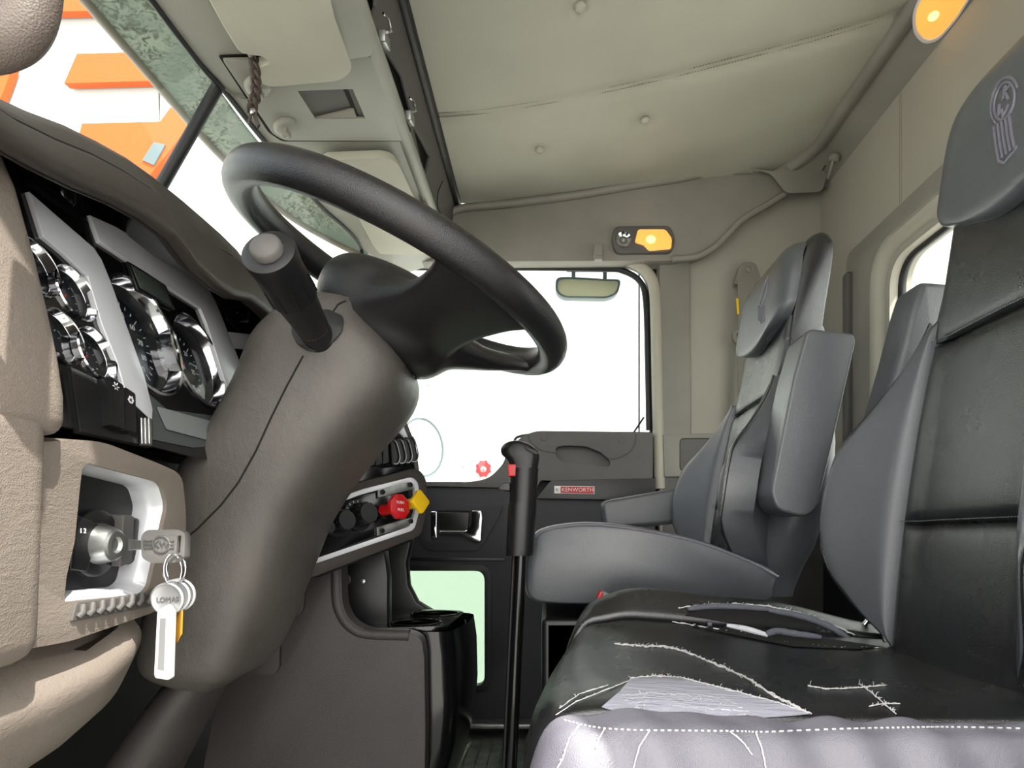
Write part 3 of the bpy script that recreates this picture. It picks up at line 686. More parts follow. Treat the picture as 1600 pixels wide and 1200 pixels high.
gauge(116, 459, .0225, ['0', '60', '120'], True)
gauge(149, 553, .0225, ['0', '50', '100'], True)
gauge(54, 418, .0225, ['E', '', 'F'], True)
gauge(94, 526, .0225, ['100', '', '240'], True)
# left wing
lb = [(38, 300), (90, 345), (140, 388), (153, 407), (167, 441), (193, 513), (220, 588), (233, 641), (232, 657), (209, 663), (205, 641), (193, 625), (188, 607), (177, 567), (153, 508), (131, 433), (119, 423), (92, 397), (61, 372)]
dplate('wing_bezel', lb, .004, .006, 'silver', bev=.001)
dplate('wing_band', [(110, 572), (148, 590), (190, 612), (194, 626), (150, 604), (112, 586)], .0, .01, 'silver', bev=.001)
dplate('switch_panel', [(105, 583), (150, 604), (196, 626), (232, 660), (232, 700), (118, 676)], .004, .006, 'black')
for k, pts in enumerate(([(151, 592), (173, 607), (175, 676), (152, 668)], [(175, 609), (192, 620), (193, 681), (177, 676)])):
    sw = dplate('rocker_switch', pts, .012, .016, 'black', r=3, bev=.003)
    x0 = pts[0][0]+9; y0 = pts[0][1]+17+k*4
    b = B()
    for a in range(6):
        an = a*math.pi/3; c = dp(x0, y0, .0123); e = Vector((0, math.cos(an), math.sin(an)))*.004
        b.sweep([c+e*.4, c+e], .0005, 5)
    if k: b.sweep([dp(x0, y0, .0123)+Vector((0, .003*math.cos(t), .003*math.sin(t))) for t in [i*.5236 for i in range(12)]], .0005, 5, True)
    b.build('symbol', M['white_ink'], sw)
dplate('switch_blank', [(194, 629), (203, 632), (209, 650), (207, 688), (196, 683)], .004, .004, 'void', r=4)
b = B()
for x in (211, 217, 223): b.sweep([dp(x, 657, .006), dp(x+1, 697, .006)], .0022, 8)
b.build('chrome_slots', M['chrome'], dash)
# left vent
vt = dplate('air_vent', [(22, 218), (70, 262), (122, 318), (131, 366), (90, 345), (45, 306), (28, 262)], .0, .004, 'black', bev=.001)
for k in range(5):
    t = k/4; B().prism([dp(24+8*t, 226+62*t, .003), dp(110+10*t, 316+34*t, .003), dp(110+10*t, 320+34*t, .011), dp(24+8*t, 230+62*t, .011)], (0, 0, .0012)).build('vent_slat', M['black_gloss'], vt)
B().ball(dp(82, 296, .012), .0055).ball(dp(88, 305, .01), .011, (.5, 1, 1)).build('vent_knob', M['black_gloss'], vt)
# vent and second bezel beyond the cluster
vt = dplate('air_vent', [(340, 440), (470, 470), (470, 530), (372, 520), (352, 500)], .003, .003, 'black_gloss')
for k in range(4): B().prism([dp(356+5*k, 462+14*k, .0), dp(470, 474+14*k, .0), dp(470, 474+14*k, .012), dp(356+5*k, 462+14*k, .012)], (0, 0, .0015)).build('vent_slat', M['black'], vt)
B().ball(dp(386, 485, .012), .006, (1, 1.6, .6)).build('vent_knob', M['black_gloss'], vt)
dplate('stack_bezel', [(356, 519), (400, 524), (500, 560), (500, 570), (400, 548), (364, 545), (385, 596), (380, 600)], .002, .01, 'silver')
dplate('stack_panel', [(362, 540), (480, 560), (480, 640), (396, 640)], -.008, .006, 'panel_grey')
# end cap and knee bolster, in the sunlit copy of the dash brown
cap = [(-190, 120), (-40, 150), (0, 190), (14, 235), (42, 300), (60, 365), (75, 420), (94, 500), (107, 560), (117, 625), (117, 683), (60, 686), (-190, 700)]
B().loft([[P(x, y, .478)*1 + Vector((0, yy-.478, 0))+Vector((-s, 0, 0)) for x, y in cap] for yy, s in ((.30, .03), (.36, .008), (.40, 0), (.46, 0), (.478, .004))]).build('end_cap', M['dash_brown_sunlit'], dash, .012, 4)
kp0 = W(-.372, 0, .08); KN = Vector((.16, 0, -.012)).normalized()
def kp(px, py, off=0): return hit(px, py, kp0, KN)+KN*off
ko = fillet([(-260, 694), (60, 691), (117, 687), (160, 690), (255, 727), (284, 741), (291, 795), (289, 890), (262, 936), (240, 957), (110, 1002), (0, 1022), (-260, 1060)], [2, 5, 10, 30, 20, 18, 30, 30, 20, 8, 10, 10, 2], 6)
kh = fillet([(130, 722), (252, 754), (262, 790), (233, 918), (222, 929), (100, 941), (104, 901), (117, 845), (125, 761)], [14, 12, 12, 14, 8, 3, 5, 5, 5], 5)
kb = B().plate([kp(x, y) for x, y in ko], [[kp(x, y) for x, y in kh]], -KN*.07).build('knee_bolster', M['dash_brown_sunlit'], dash, .010, 4)
B().prism([W(-.352, .20, .09), W(-.352, .462, .092), W(-.365, .47, -.09), W(-.365, .20, -.10)], (-.08, 0, 0)).build('bolster_end', M['dash_brown_sunlit'], dash, .02, 4)
ki = [(176+(x-176)*.90, 842+(y-842)*.90) for x, y in kh]
B().loft([[kp(x, y, -.004) for x, y in kh], [kp(176+(x-176)*.95, 842+(y-842)*.95, -.010) for x, y in kh], [kp(x, y, -.018) for x, y in ki], [kp(x, y, -.032) for x, y in ki]], True, False).build('recess_rim', M['silver'], kb)
B().prism([kp(x, y, -.028) for x, y in kh], -KN*.005).build('recess_panel', M['black'], kb)
# recess contents
for pts in ([(120, 806), (148, 812), (140, 890), (108, 892)], [(150, 806), (186, 822), (168, 896), (142, 892)]):
    sw = B().prism([kp(x, y, -.017) for x, y in fillet(pts, 3)], -KN*.014).build('rocker_switch', M['black'], kb, .004)
text('1 2', .006, M['white_ink'], sw, kp(160, 832, -.0165), (0, 1, 0), (0, 0, 1), .0003, 'symbol')
sw = B().prism([kp(x, y, -.012) for x, y in fillet([(214, 806), (230, 808), (227, 880), (208, 888)], 3)], -KN*.018).build('rocker_switch', M['door_grey'], kb, .003)
B().prism([kp(x, y, -.016) for x, y in [(232, 810), (246, 812), (240, 880), (228, 886)]], -KN*.014).build('switch_blank', M['black'], kb, .003)
ic = kp(190, 852, -.024)
ig = B().lathe([(.030, -.006), (.030, .002), (.0275, .004), (0, .004)], ic, KN, 32, False).build('ignition_bezel', M['black'], kb)
for i, s in enumerate(('ACC', 'OFF', 'ON')):
    text(s, .0048, M['white_ink'], ig, ic+KN*.0042+Vector((0, -.0135+.0135*i, .0215-(.005 if i != 1 else 0))), (0, 1, 0), (0, 0, 1), .0002)
B().lathe([(.0185, .0), (.0185, .006), (.0145, .018), (.012, .020), (.0075, .020), (.006, .017), (0, .017)], ic, KN, 32, False).build('ignition_barrel', M['bare_metal'], ig, sharp=30)
# ribbed strip
rb = B().prism([kp(x, y, .002) for x, y in fillet([(116, 941), (240, 926), (244, 940), (232, 948), (108, 972)], 4)], -KN*.02).build('ribbed_ledge', M['door_grey'], kb, .003)
b = B()
for i in range(8):
    x = 120+i*15.5; y = 956-i*3
    b.sweep([kp(x+4, y-11, .003), kp(x, y, .005), kp(x-3, y+7, .003)], .0028, 8)
b.build('rib', M['door_grey'], rb)
# kick panel
ks = [(-.45, -.05), (-.425, -.088), (-.395, -.115), (-.388, -.13), (-.395, -.15), (-.410, -.175), (-.44, -.20), (-.50, -.23), (-.56, -.20), (-.56, -.02)]
rings = []
for y, s, dz in ((.26, 0, -.01), (.40, 0, -.005), (.50, 0, 0), (.56, .0, .008), (.60, .0, .022), (.625, .008, .034), (.635, .02, .04)):
    rings.append([W(x-s-(.0 if z > -.1 else .0), y, z+(dz if z < -.1 else 0)) for x, z in [(v.x, v.y) for v in catmull([Vector((a, c, 0)) for a, c in ks], 3)]])
B().loft(rings).build('kick_panel', M['dash_brown_sunlit'], dash)
# --- centre stack, angled at the driver
SA, SB = W(-.40, .9, 0), W(-.22, 1.1, 0)
TN = Vector((.743, -.669, 0)).normalized(); TN = (TN+Vector((0, 0, .12))).normalized()
def tp_(px, py, off=0): return hit(px, py, SA, TN)+TN*off
def tplate(name, pts, off, th, m, par=dash, r=0, bev=.0015, holes=()):
    o = fillet(pts, r, 5) if r else pts
    return B().plate([tp_(x, y, off) for x, y in o], [[tp_(x, y, off) for x, y in h] for h in holes], -TN*th).build(name, M[m], par, bev)
tplate('stack_body', [(400, 560), (596, 560), (632, 640), (653, 700), (657, 735), (659, 800), (652, 843), (500, 902), (440, 905), (380, 880)], -.006, .10, 'black', r=[2, 5, 5, 10, 5, 10, 8, 5, 5, 2], bev=.006)
tplate('stack_edge_trim', [(604, 600), (612, 598), (650, 694), (656, 735), (650, 735), (642, 700)], .0, .01, 'door_grey', bev=.002)
tplate('silver_edge', [(598, 612), (606, 612), (643, 690), (634, 688), (612, 660)], .0, .006, 'silver')
tplate('switch_panel', [(470, 700), (618, 660), (641, 695), (650, 730), (470, 780)], -.002, .008, 'black_gloss')
for k in range(4):
    x = 607+k*9.6; yt = 688-(k-1.5)*1.2
    rsw = tplate('rocker_switch', [(x-5, yt), (x+2, yt-2), (x+9, yt+32), (x+3, yt+41), (x-3, yt+40)], .016, .018, 'black', r=4, bev=.003)
    B().sweep(catmull([tp_(q[0], q[1], .018) for q in [(x-1, yt+2), (x+3, yt+6), (x+8, yt+28), (x+4, yt+38), (x-2, yt+38)]], 4), .0012, 6).build('guard', M['bare_metal'], rsw)
for k in range(3):
    x = 570+k*11; tplate('rocker_switch', [(x, 702-k*2), (x+8, 698-k*2), (x+10, 728-k*2), (x, 732-k*2)], .012, .014, 'black', r=2, bev=.002)
rim = [(440, 792), (560, 754), (648, 733), (661, 750), (661, 800), (652, 838), (470, 908), (440, 905)]
rin = [(455, 805), (560, 766), (640, 746), (650, 756), (651, 800), (643, 829), (478, 885), (455, 888)]
rin2 = [(460, 812), (560, 774), (636, 754), (644, 762), (645, 800), (637, 823), (482, 876), (460, 880)]
tplate('control_rim', fillet(rim, 10, 4), .010, .016, 'dash_brown', bev=.004, holes=[fillet(rin, 8, 4)])
tplate('control_bezel', fillet(rin, 8, 4), .008, .010, 'silver', bev=.001, holes=[fillet(rin2, 6, 4)])
cp = tplate('control_panel', rin2, .002, .004, 'black_gloss')
for q in ([(587, 763), (642, 750), (643, 765), (588, 779)], [(586, 824), (643, 808), (644, 821), (587, 838)]):
    mp = tplate('metal_plate', q, .006, .004, 'bare_metal', cp, bev=.0008)
    for x, y in ((q[0][0]+7, (q[0][1]+q[3][1])/2-1), (q[1][0]-5, (q[1][1]+q[2][1])/2+1)):
        B().lathe([(.0042, 0), (.004, .003), (.002, .0035), (.0018, .002), (0, .002)], tp_(x, y, .006), TN, 12, False).build('screw', M['black'], cp)
for x, y, r in ((523, 817, .023), (557, 806, .025), (496, 828, .014)):
    c = tp_(x, y, .003)
    k = B().lathe([(r, 0), (r, .003), (r*.72, .004), (r*.66, .03), (r*.6, .034), (0, .034)], c, TN, 36, False).build('rotary_knob', M['black'], cp, sharp=30)
    b = B()
    for i in range(14):
        a = i*2*math.pi/14; u = TN.orthogonal().normalized(); v = TN.cross(u); e = u*math.cos(a)+v*math.sin(a)
        b.sweep([c+e*r*.73+TN*.004, c+e*r*.67+TN*.03], .0013, 6)
    b.build('grip_rib', M['black'], k)
    b = B(); up_ = (Z_-TN*TN.z).normalized(); sd = TN.cross(up_)
    for i in range(7):
        a = math.radians(-60+20*i); e = up_*math.cos(a)+sd*math.sin(a)
        b.sweep([c+e*r*.82+TN*.0034, c+e*r*.95+TN*.0034], .0007, 5)
    b.build('marking', M['red_ink' if r < .024 and r > .02 else 'white_ink'], k)
for nm, x, y, ln, m, lab, ns in (('parking_brake_knob', 596, 798, .034, 'red_plastic', 'red octagonal knob', 8), ('trailer_brake_knob', 626, 791, .038, 'yellow_plastic', 'yellow diamond knob', 4)):
    c = tp_(x, y, .003); kd = (TN*.9+Vector((.28, -.02, .05))).normalized()
    k = B().lathe([(.009, 0), (.009, ln)], c, kd, 20).build(nm, M[m], cp); k['label'] = lab
    up_ = (Z_-kd*kd.z).normalized(); sd = kd.cross(up_); R = .0215
    pts = [c+kd*ln+(up_*math.cos(a)+sd*math.sin(a))*R for a in [(i+.5 if ns == 8 else i)*2*math.pi/ns for i in range(ns)]]
    if ns == 4: pts = fillet([(0, 0)], 0) and [c+kd*ln+up_*q[0]+sd*q[1] for q in [(v.x, v.y) for v in fillet([(R, 0), (0, R), (-R, 0), (0, -R)], .005)]]
    B().prism(pts, kd*.008).build('knob_head', M[m], k, .0015)
    if ns == 8:
        text('PUSH', .0065, M['white_ink'], k, c+kd*(ln+.0083)+up_*.006, -sd if sd.y < 0 else sd, up_, .0002)
        text('PULL', .0065, M['white_ink'], k, c+kd*(ln+.0083)-up_*.006, -sd if sd.y < 0 else sd, up_, .0002)
# passenger side lower dash sweep
B().prism([P(x, y, 1.40) for x, y in [(500, 845), (645, 838), (636, 880), (639, 915), (652, 940), (675, 954), (706, 960), (700, 1000), (500, 1000)]], (0, .03, 0)).build('knee_shield', M['black'], dash, .006)
B().prism([P(x, y, 1.12) for x, y in [(500, 870), (600, 858), (606, 900), (606, 1000), (500, 1000)]], (0, .03, 0)).build('service_panel', M['black'], dash, .003)
B().lathe([(.011, 0), (.011, .006), (.008, .007), (.007, .002), (0, .002)], P(540, 905, 1.118), (0, -1, 0), 24, False).build('power_socket', M['rubber'], dash, sharp=30)
B().lathe([(.005, 0), (.004, .004), (0, .005)], P(568, 908, 1.118), (0, -1, 0), 12, False).build('screw', M['bare_metal'], dash)
# ================================================================== CENTRE TOWER with cup holders
tw = thing('cup_holder_tower', 'dark brown floor tower with black double cup holder under the dashboard', 'console', W(-.35, 1.1, -.56))
o_ = [(300, 1290), (340, 1080), (390, 930), (440, 905), (512, 880), (533, 880), (534, 935), (538, 955), (550, 973), (574, 985), (638, 987), (658, 997), (663, 1022), (665, 1140), (662, 1330), (300, 1330)]
tf = B().prism([P(x, y, 1.03) for x, y in fillet(o_, [2, 10, 10, 10, 5, 6, 20, 10, 10, 10, 10, 8, 10, 10, 2, 2], 4)], (0, .035, 0)).build('side_panel', M['tower_brown'], tw, .012, 4)
B().sweep(catmull([P(x, y, 1.036) for x, y in [(526, 884), (527, 935), (533, 958), (546, 977), (572, 990), (640, 993)]], 5), .010, 10).build('rolled_edge', M['tower_brown'], tw)
B().plate([P(x, y, 1.022) for x, y in fillet([(385, 900), (477, 918), (474, 950), (470, 960), (438, 975), (436, 1045), (425, 1056), (370, 1050)], 6)], [], (0, .02, 0)).build('access_cover', M['tower_brown'], tw, .004)
# cup box
sec = []
for z, x1 in ((-.150, -.158), (-.158, -.148), (-.20, -.142), (-.28, -.140), (-.35, -.146), (-.42, -.162), (-.48, -.185), (-.56, -.235)):
    ins_ = .010 if z > -.151 else 0
    sec.append([W(v.x, v.y, z) for v in fillet([(-.36+ins_, 1.07), (x1-.015, 1.07+ins_), (x1-ins_, 1.20), (x1-.002-ins_, 1.35-ins_), (-.36+ins_, 1.36-ins_)], [.01, .03, .05, .05, .01], 6)])
bx = B().loft(sec[1:], True, False).build('cup_box', M['black_gloss'], tw)
top = [W(p.x, p.y, -.151+CZ-CZ) for p in sec[0]]
hA = [W(-.232+.042*math.cos(a), 1.135+.042*math.sin(a), -.151) for a in [i*2*math.pi/28 for i in range(28)]]
hB = [W(-.222+.046*math.cos(a), 1.268+.046*math.sin(a), -.151) for a in [i*2*math.pi/28 for i in range(28)]]
B().plate(top, [hA, hB], (0, 0, -.012)).build('cup_deck', M['black_gloss'], tw, .004)
for h in (hA, hB): B().loft([h, [p-Z_*.09 for p in h]], True, False).prism([p-Z_*.088 for p in h], (0, 0, -.003)).sweep(h, .0022, 6, True).build('cup_well', M['black_gloss'], tw)
B().sweep([P(684, 970, 1.18)+Vector((.012, 0, 0)), P(688, 1000, 1.17), P(685, 1026, 1.17), P(676, 1030, 1.15)], .0016, 6).sweep([P(727, 968, 1.33), P(730, 1000, 1.33), P(727, 1008, 1.32)], .0016, 6).build('handle_slot', M['door_grey'], tw)
# ================================================================== STEERING COLUMN
YC = .83
colm = thing('steering_column', 'grey brown moulded steering column cover with worn edges', 'steering column', P(340, 1060, YC))
LS = [((455, 497), (607, 530)), ((412, 545), (648, 586)), ((386, 610), (640, 636)), ((352, 680), (586, 700)), ((318, 726), (548, 748)), ((298, 790), (508, 810)), ((284, 870), (482, 872)), ((262, 940), (460, 930)), ((246, 1005), (436, 990)), ((252, 1045), (410, 1035)), ((285, 1068), (372, 1058))]
def colring(L_, S_, w, e=2.7, n=44):
    a = P(L_[0], L_[1], YC-.02); b_ = P(S_[0], S_[1], YC+.02); a.y = b_.y = YC
    c = (a+b_)/2; u = (b_-a)/2; return superring(c, u.normalized(), Y_, u.length, w, n, e)
rings = []
Lc = catmull([Vector(l) .to_3d() for l, s in LS], 4); Sc = catmull([Vector(s).to_3d() for l, s in LS], 4)
wt = [(0, .100), (.1, .113), (.3, .113), (.55, .105), (.85, .09), (1, .055)]
for i, (l, s) in enumerate(zip(Lc, Sc)):
    t = i/(len(Lc)-1); rings.append(colring(l, s, interp(wt, t), interp([(0, 3), (.4, 3.8), (1, 4.2)], t)))
r0 = rings[0]; c0 = sum(r0, Vector())/len(r0)
up0 = (P(560, 500, YC)-P(520, 580, YC)).normalized()
rings = [[c0+(p-c0)*.80+up0*.018 for p in r0], [c0+(p-c0)*.93+up0*.014 for p in r0]]+rings
rl = rings[-1]; cl = sum(rl, Vector())/len(rl); rings.append([cl+(p-cl)*.6-Vector((0, 0, .008)) for p in rl])
sh = B().loft(rings).build('shroud', M['shroud'], colm, sharp=80)
tr = tree(sh)
b = B(); line_on(b, tr, [(474, 556), (450, 600), (425, 650), (400, 705), (372, 755), (345, 790), (310, 825), (290, 842)], .0011, .0002, 6, 6); b.build('seam', M['void'], colm)
b = B(); line_on(b, tr, [(520, 488), (528, 476), (540, 470)], .0009, .0002, 6, 4); b.build('seam', M['void'], colm)
# wiring under the column + lower boot
B().loft([superring(P(x, y, YC), Vector((.9, 0, .43)), Y_, r, r*.9, 24, 2.2) for x, y, r in ((320, 1040, .05), (300, 1075, .058), (270, 1120, .062), (235, 1180, .066), (190, 1260, .07))]).build('lower_boot', M['tower_brown'], colm)
# stalk boot and stalk
h, n_ = onto(tr, 497, 526); h = h or P(497, 526, .72); n_ = n_ or -Y_
b = B(); patch_on(b, tr, fillet([(462, 500), (512, 486), (537, 498), (536, 520), (512, 545), (488, 552), (466, 540), (456, 520)], 8), .003, 10); b.build('stalk_boot', M['rubber'], colm)
st = thing('multifunction_stalk', 'thick black twist stalk with end button on left of the steering column', 'stalk', h, None)
e1 = P(418, 392, .60)
ax = (e1-h).normalized(); Ls = (e1-h).length
prof = [(.0, -.012), (.0165, -.01), (.0175, .012), (.0185, .03), (.0215, Ls*.48), (.0225, Ls*.52)]
g1 = B().lathe(prof, h, ax, 32).build('stalk_arm', M['black'], st, sharp=40)
B().lathe([(.0235, 0), (.0245, .004), (.0240, Ls*.30), (.0262, Ls*.44), (.0255, Ls*.475), (.021, Ls*.485), (.0, Ls*.485)], h+ax*Ls*.515, ax, 36, False).build('twist_grip', M['black'], st, sharp=40)
ec = h+ax*(Ls*1.0)
B().lathe([(.0155, 0), (.0150, .006), (.0125, .0085), (0, .009)], ec, ax, 28, False).build('end_button', M['door_grey'], st)
b = B(); u_ = ax.orthogonal().normalized(); v_ = ax.cross(u_)
for i in range(10):
    a = i*2*math.pi/10; e = u_*math.cos(a)+v_*math.sin(a)
    b.sweep([h+ax*Ls*.54+e*.0243, h+ax*Ls*.72+e*.0238], .0012, 6)
b.build('grip_rib', M['black'], st)
b = B().lathe([(.0178, .0), (.0172, .004)], h+ax*.016, ax, 28, False); b.build('brass_collar', M['brass'], st)
# ================================================================== STEERING WHEEL
wc = Vector((-.1834, .8305, .3338+CZ)); tl = .4326
wu = Vector((math.cos(tl), 0, -math.sin(tl))); wv = Y_.copy(); wn_ = Vector((math.sin(tl), 0, math.cos(tl)))
wheel = thing('steering_wheel', 'large black leather steering wheel tilted over the column', 'steering wheel', wc)
RM = .2286-.0185
def wpnt(a, r, h=0): return wc+wu*math.cos(a)*r+wv*math.sin(a)*r+wn_*h
rings = []
NR = 96
for i in range(NR):
    a = 2*math.pi*i/NR; e = wu*math.cos(a)+wv*math.sin(a); c = wpnt(a, RM)
    rings.append([c+e*.0185*math.cos(t)+wn_*.0205*math.sin(t) for t in [k*2*math.pi/18 for k in range(18)]])
B().loft(rings, True, False, True).build('rim', M['wheel_leather'], wheel)
# hub : dome above, deep skirt below
hb_ = B()
rings = []
for h_, r, e in ((.012, .02, 2), (.010, .055, 2.2), (.0, .078, 2.4), (-.02, .090, 2.6), (-.045, .092, 2.5), (-.07, .086, 2.3), (-.088, .074, 2.1), (-.096, .062, 2), (-.094, .05, 2)):
    c = wc+wn_*(h_-.012)+wu*.004; rings.append(superring(c, wu, wv, r*1.02, r*1.0, 48, e))
hb_.loft(rings)
for sa in (45, -45):
    a = math.radians(sa); e = wu*math.cos(a)+wv*math.sin(a); s_ = wn_.cross(e); rings = []
    wide = abs(sa) < 90
    for t in [i/16 for i in range(17)]:
        r = .06+t*(RM-.062); w = interp([(0, .070), (.45, .056), (.75, .064), (1, .088)], t)
        th = interp([(0, .040), (.5, .020), (1, .012)], t); z = interp([(0, -.055), (.5, -.036), (1, -.004)], t)
        rings.append(superring(wc+e*r+wn_*z, s_, wn_, w, th, 24, 2.4))
    hb_.loft(rings)
bmesh.ops.recalc_face_normals(hb_.bm, faces=hb_.bm.faces)
tm = bpy.data.meshes.new('t'); hb_.bm.to_mesh(tm); to = bpy.data.objects.new('t', tm); col.objects.link(to)
md = to.modifiers.new('r', 'REMESH'); md.mode = 'VOXEL'; md.voxel_size = .004
md = to.modifiers.new('s', 'SMOOTH'); md.factor = .6; md.iterations = 30
bpy.context.view_layer.update()
me_ = bpy.data.meshes.new_from_object(to.evaluated_get(bpy.context.evaluated_depsgraph_get())); bpy.data.objects.remove(to)
b = B(); b.bm.from_mesh(me_); b.build('hub', M['wheel_leather'], wheel, sharp=180)
B().lathe([(.062, 0), (.058, -.02), (.05, -.035), (.0, -.036)], wc-wn_*.10, wn_, 36, False).build('hub_collar', M['black'], wheel)
# ================================================================== KEYS
kr = thing('key_set', 'truck key in the ignition with steel rings, tokens, brass key and white tag', 'keys', kp(190, 852, 0))
k0 = kp(200, 850, .004); YK = kp(190, 852).y-.004
def K(px, py, dy=0): return P(px, py, YK+dy)
B().prism([K(200, 842), K(232, 846), K(232, 858), K(200, 860)], (0, .0022, 0)).build('key_blade', M['bare_metal'], kr, .0006)
kh_ = fillet([(228, 828), (278, 827), (289, 834), (288, 872), (280, 879), (236, 880), (221, 872), (220, 838)], 7)
hh = B().plate([K(x, y, -.003) for x, y in kh_], [[K(x, y, -.003) for x, y in fillet([(277, 838), (283, 836), (281, 864), (275, 866)], 2)]], (0, .009, 0)).build('key_head', M['key_grey'], kr, .0015)
b = B()
for y in (845, 850.5, 856): b.sweep([K(224, y, -.0035), K(238, y, -.0035)], .0008, 6).sweep([K(266, y, -.0035), K(272, y, -.0035)], .0008, 6)
b.sweep([K(252+13*math.cos(t), 851+13*math.sin(t), -.0035) for t in [i*.2618 for i in range(24)]], .0008, 6, True)
b.build('emblem', M['bare_metal'], hh)
text('KW', .0085, M['bare_metal'], hh, K(252, 851, -.0035), (1, 0, 0), (0, 0, 1), .0005)
def ringc(cx, cy, rx, ry, dy, r, yaw=0): return [K(cx+rx*math.cos(t), cy+ry*math.sin(t), dy+yaw*math.cos(t)) for t in [i*.1745 for i in range(36)]]
B().sweep(ringc(270, 890, 14, 24, -.006, 0, .006), .0011, 8, True).sweep(ringc(275, 889, 15, 22, -.004, 0, -.006), .0011, 8, True).build('split_ring', M['chrome'], kr)
for i, (cx, cy) in enumerate(((281, 929), (273, 931), (262, 936))):
    dy = -.002-.003*i
    B().lathe([(.0135, -.0008), (.0145, 0), (.0145, .0012), (.013, .002), (.0120, .0012), (0, .0012)], K(cx, cy, dy), (0, -1, 0), 36, False).build('token', M['tag_grey'], kr)
text('LOMAS', .0062, M['door_grey'], kr, K(262, 937, -.0098), (1, 0, .04), (0, 0, 1), .0003)
tg = fillet([(252, 950), (262, 944), (270, 956), (267, 1060), (262, 1063), (242, 1060), (240, 1054), (245, 956)], 4)
wt_ = B().prism([K(x, y, -.016) for x, y in tg], (0, .006, 0)).build('white_tag', M['tag_white'], kr, .001)
B().prism([K(x, y, -.0166) for x, y in [(250, 966), (259, 966), (256, 1048), (246, 1046)]], (0, .001, 0)).build('tag_insert', M['tag_grey'], wt_)
B().prism([K(x, y, -.006) for x, y in [(272, 948), (286, 946), (285, 990), (281, 996), (278, 1003), (272, 1006), (270, 990)]], (0, .0022, 0)).build('brass_key', M['brass'], kr, .0004)
# ================================================================== GRAB HANDLE
gh = thing('grab_handle', 'curved tan grab handle at the driver door pillar', 'handle', P(40, 40, .33))
B().sweep(catmull([P(x, y, .33) for x, y in [(70, -400), (62, -200), (57, -60), (54, -5), (40, 40), (10, 66), (-40, 76), (-110, 60), (-150, 0), (-160, -120)]], 6), .0102, 16, flat=1.15).build('tube', M['handle_tan'], gh)
# ================================================================== GEAR LEVER
gl = thing('gear_lever', 'tall black gear lever with red thumb switch between the seats', 'gear lever', P(798, 1370, 1.05))
def ell(px, py, rx, ry, e=2.3, Y=1.05): return superring(P(px, py, Y), X_, Y_, rx, ry, 24, e)
B().loft([ell(812, 868, .0225, .022), ell(813, 860, .0232, .023), ell(816, 790, .0235, .0235), ell(817, 786, .0232, .0232)]).build('lower_sleeve', M['black'], gl, sharp=45)
B().loft([ell(817, 787, .0224, .0225), ell(819, 736, .0232, .023), ell(820, 733, .0228, .0228)]).build('upper_sleeve', M['black'], gl, sharp=45)
hd = catmull([Vector((x, y, 0)) for x, y in [(839, 738), (843, 712), (838, 702), (826, 694), (808, 689), (792, 692), (783, 700), (784, 710), (792, 718), (797, 727), (798, 738)]], 4)
rings = []
for yo, sc in ((-.020, .55), (-.017, .82), (-.010, .97), (0, 1), (.010, .97), (.017, .82), (.020, .55)):
    rings.append([P(818+(p.x-818)*sc, 716+(p.y-716)*(sc*.5+.5 if p.y < 735 else 1), 1.05)+Vector((0, yo, 0)) for p in hd])
B().loft(rings).build('knob', M['black'], gl)
B().prism([P(x, y, 1.027) for x, y in fillet([(820, 697), (838, 704), (842, 709), (836, 710), (822, 702)], 2)], (0, .012, 0)).build('selector', M['rubber'], gl, .001)
B().prism([P(x, y, 1.030) for x, y in fillet([(793, 725), (807, 725), (806, 744), (794, 744)], 2)], (0, .03, 0)).build('red_switch', M['red_plastic'], gl, .003)['label'] = 'red thumb switch'
B().prism([P(x, y, 1.04) for x, y in fillet([(778, 760), (787, 754), (797, 754), (797, 767), (780, 766)], 2)], (0, .018, 0)).build('trigger', M['black'], gl, .002)
B().sweep([P(814, 868, 1.05), P(797, 1230, 1.05), P(795, 1345, 1.06)], .0098, 16).build('shaft', M['black_gloss'], gl)
B().sweep([P(803, 868, 1.06), P(786, 1230, 1.06), P(784, 1345, 1.07)], .0035, 8).build('air_line', M['rubber'], gl)
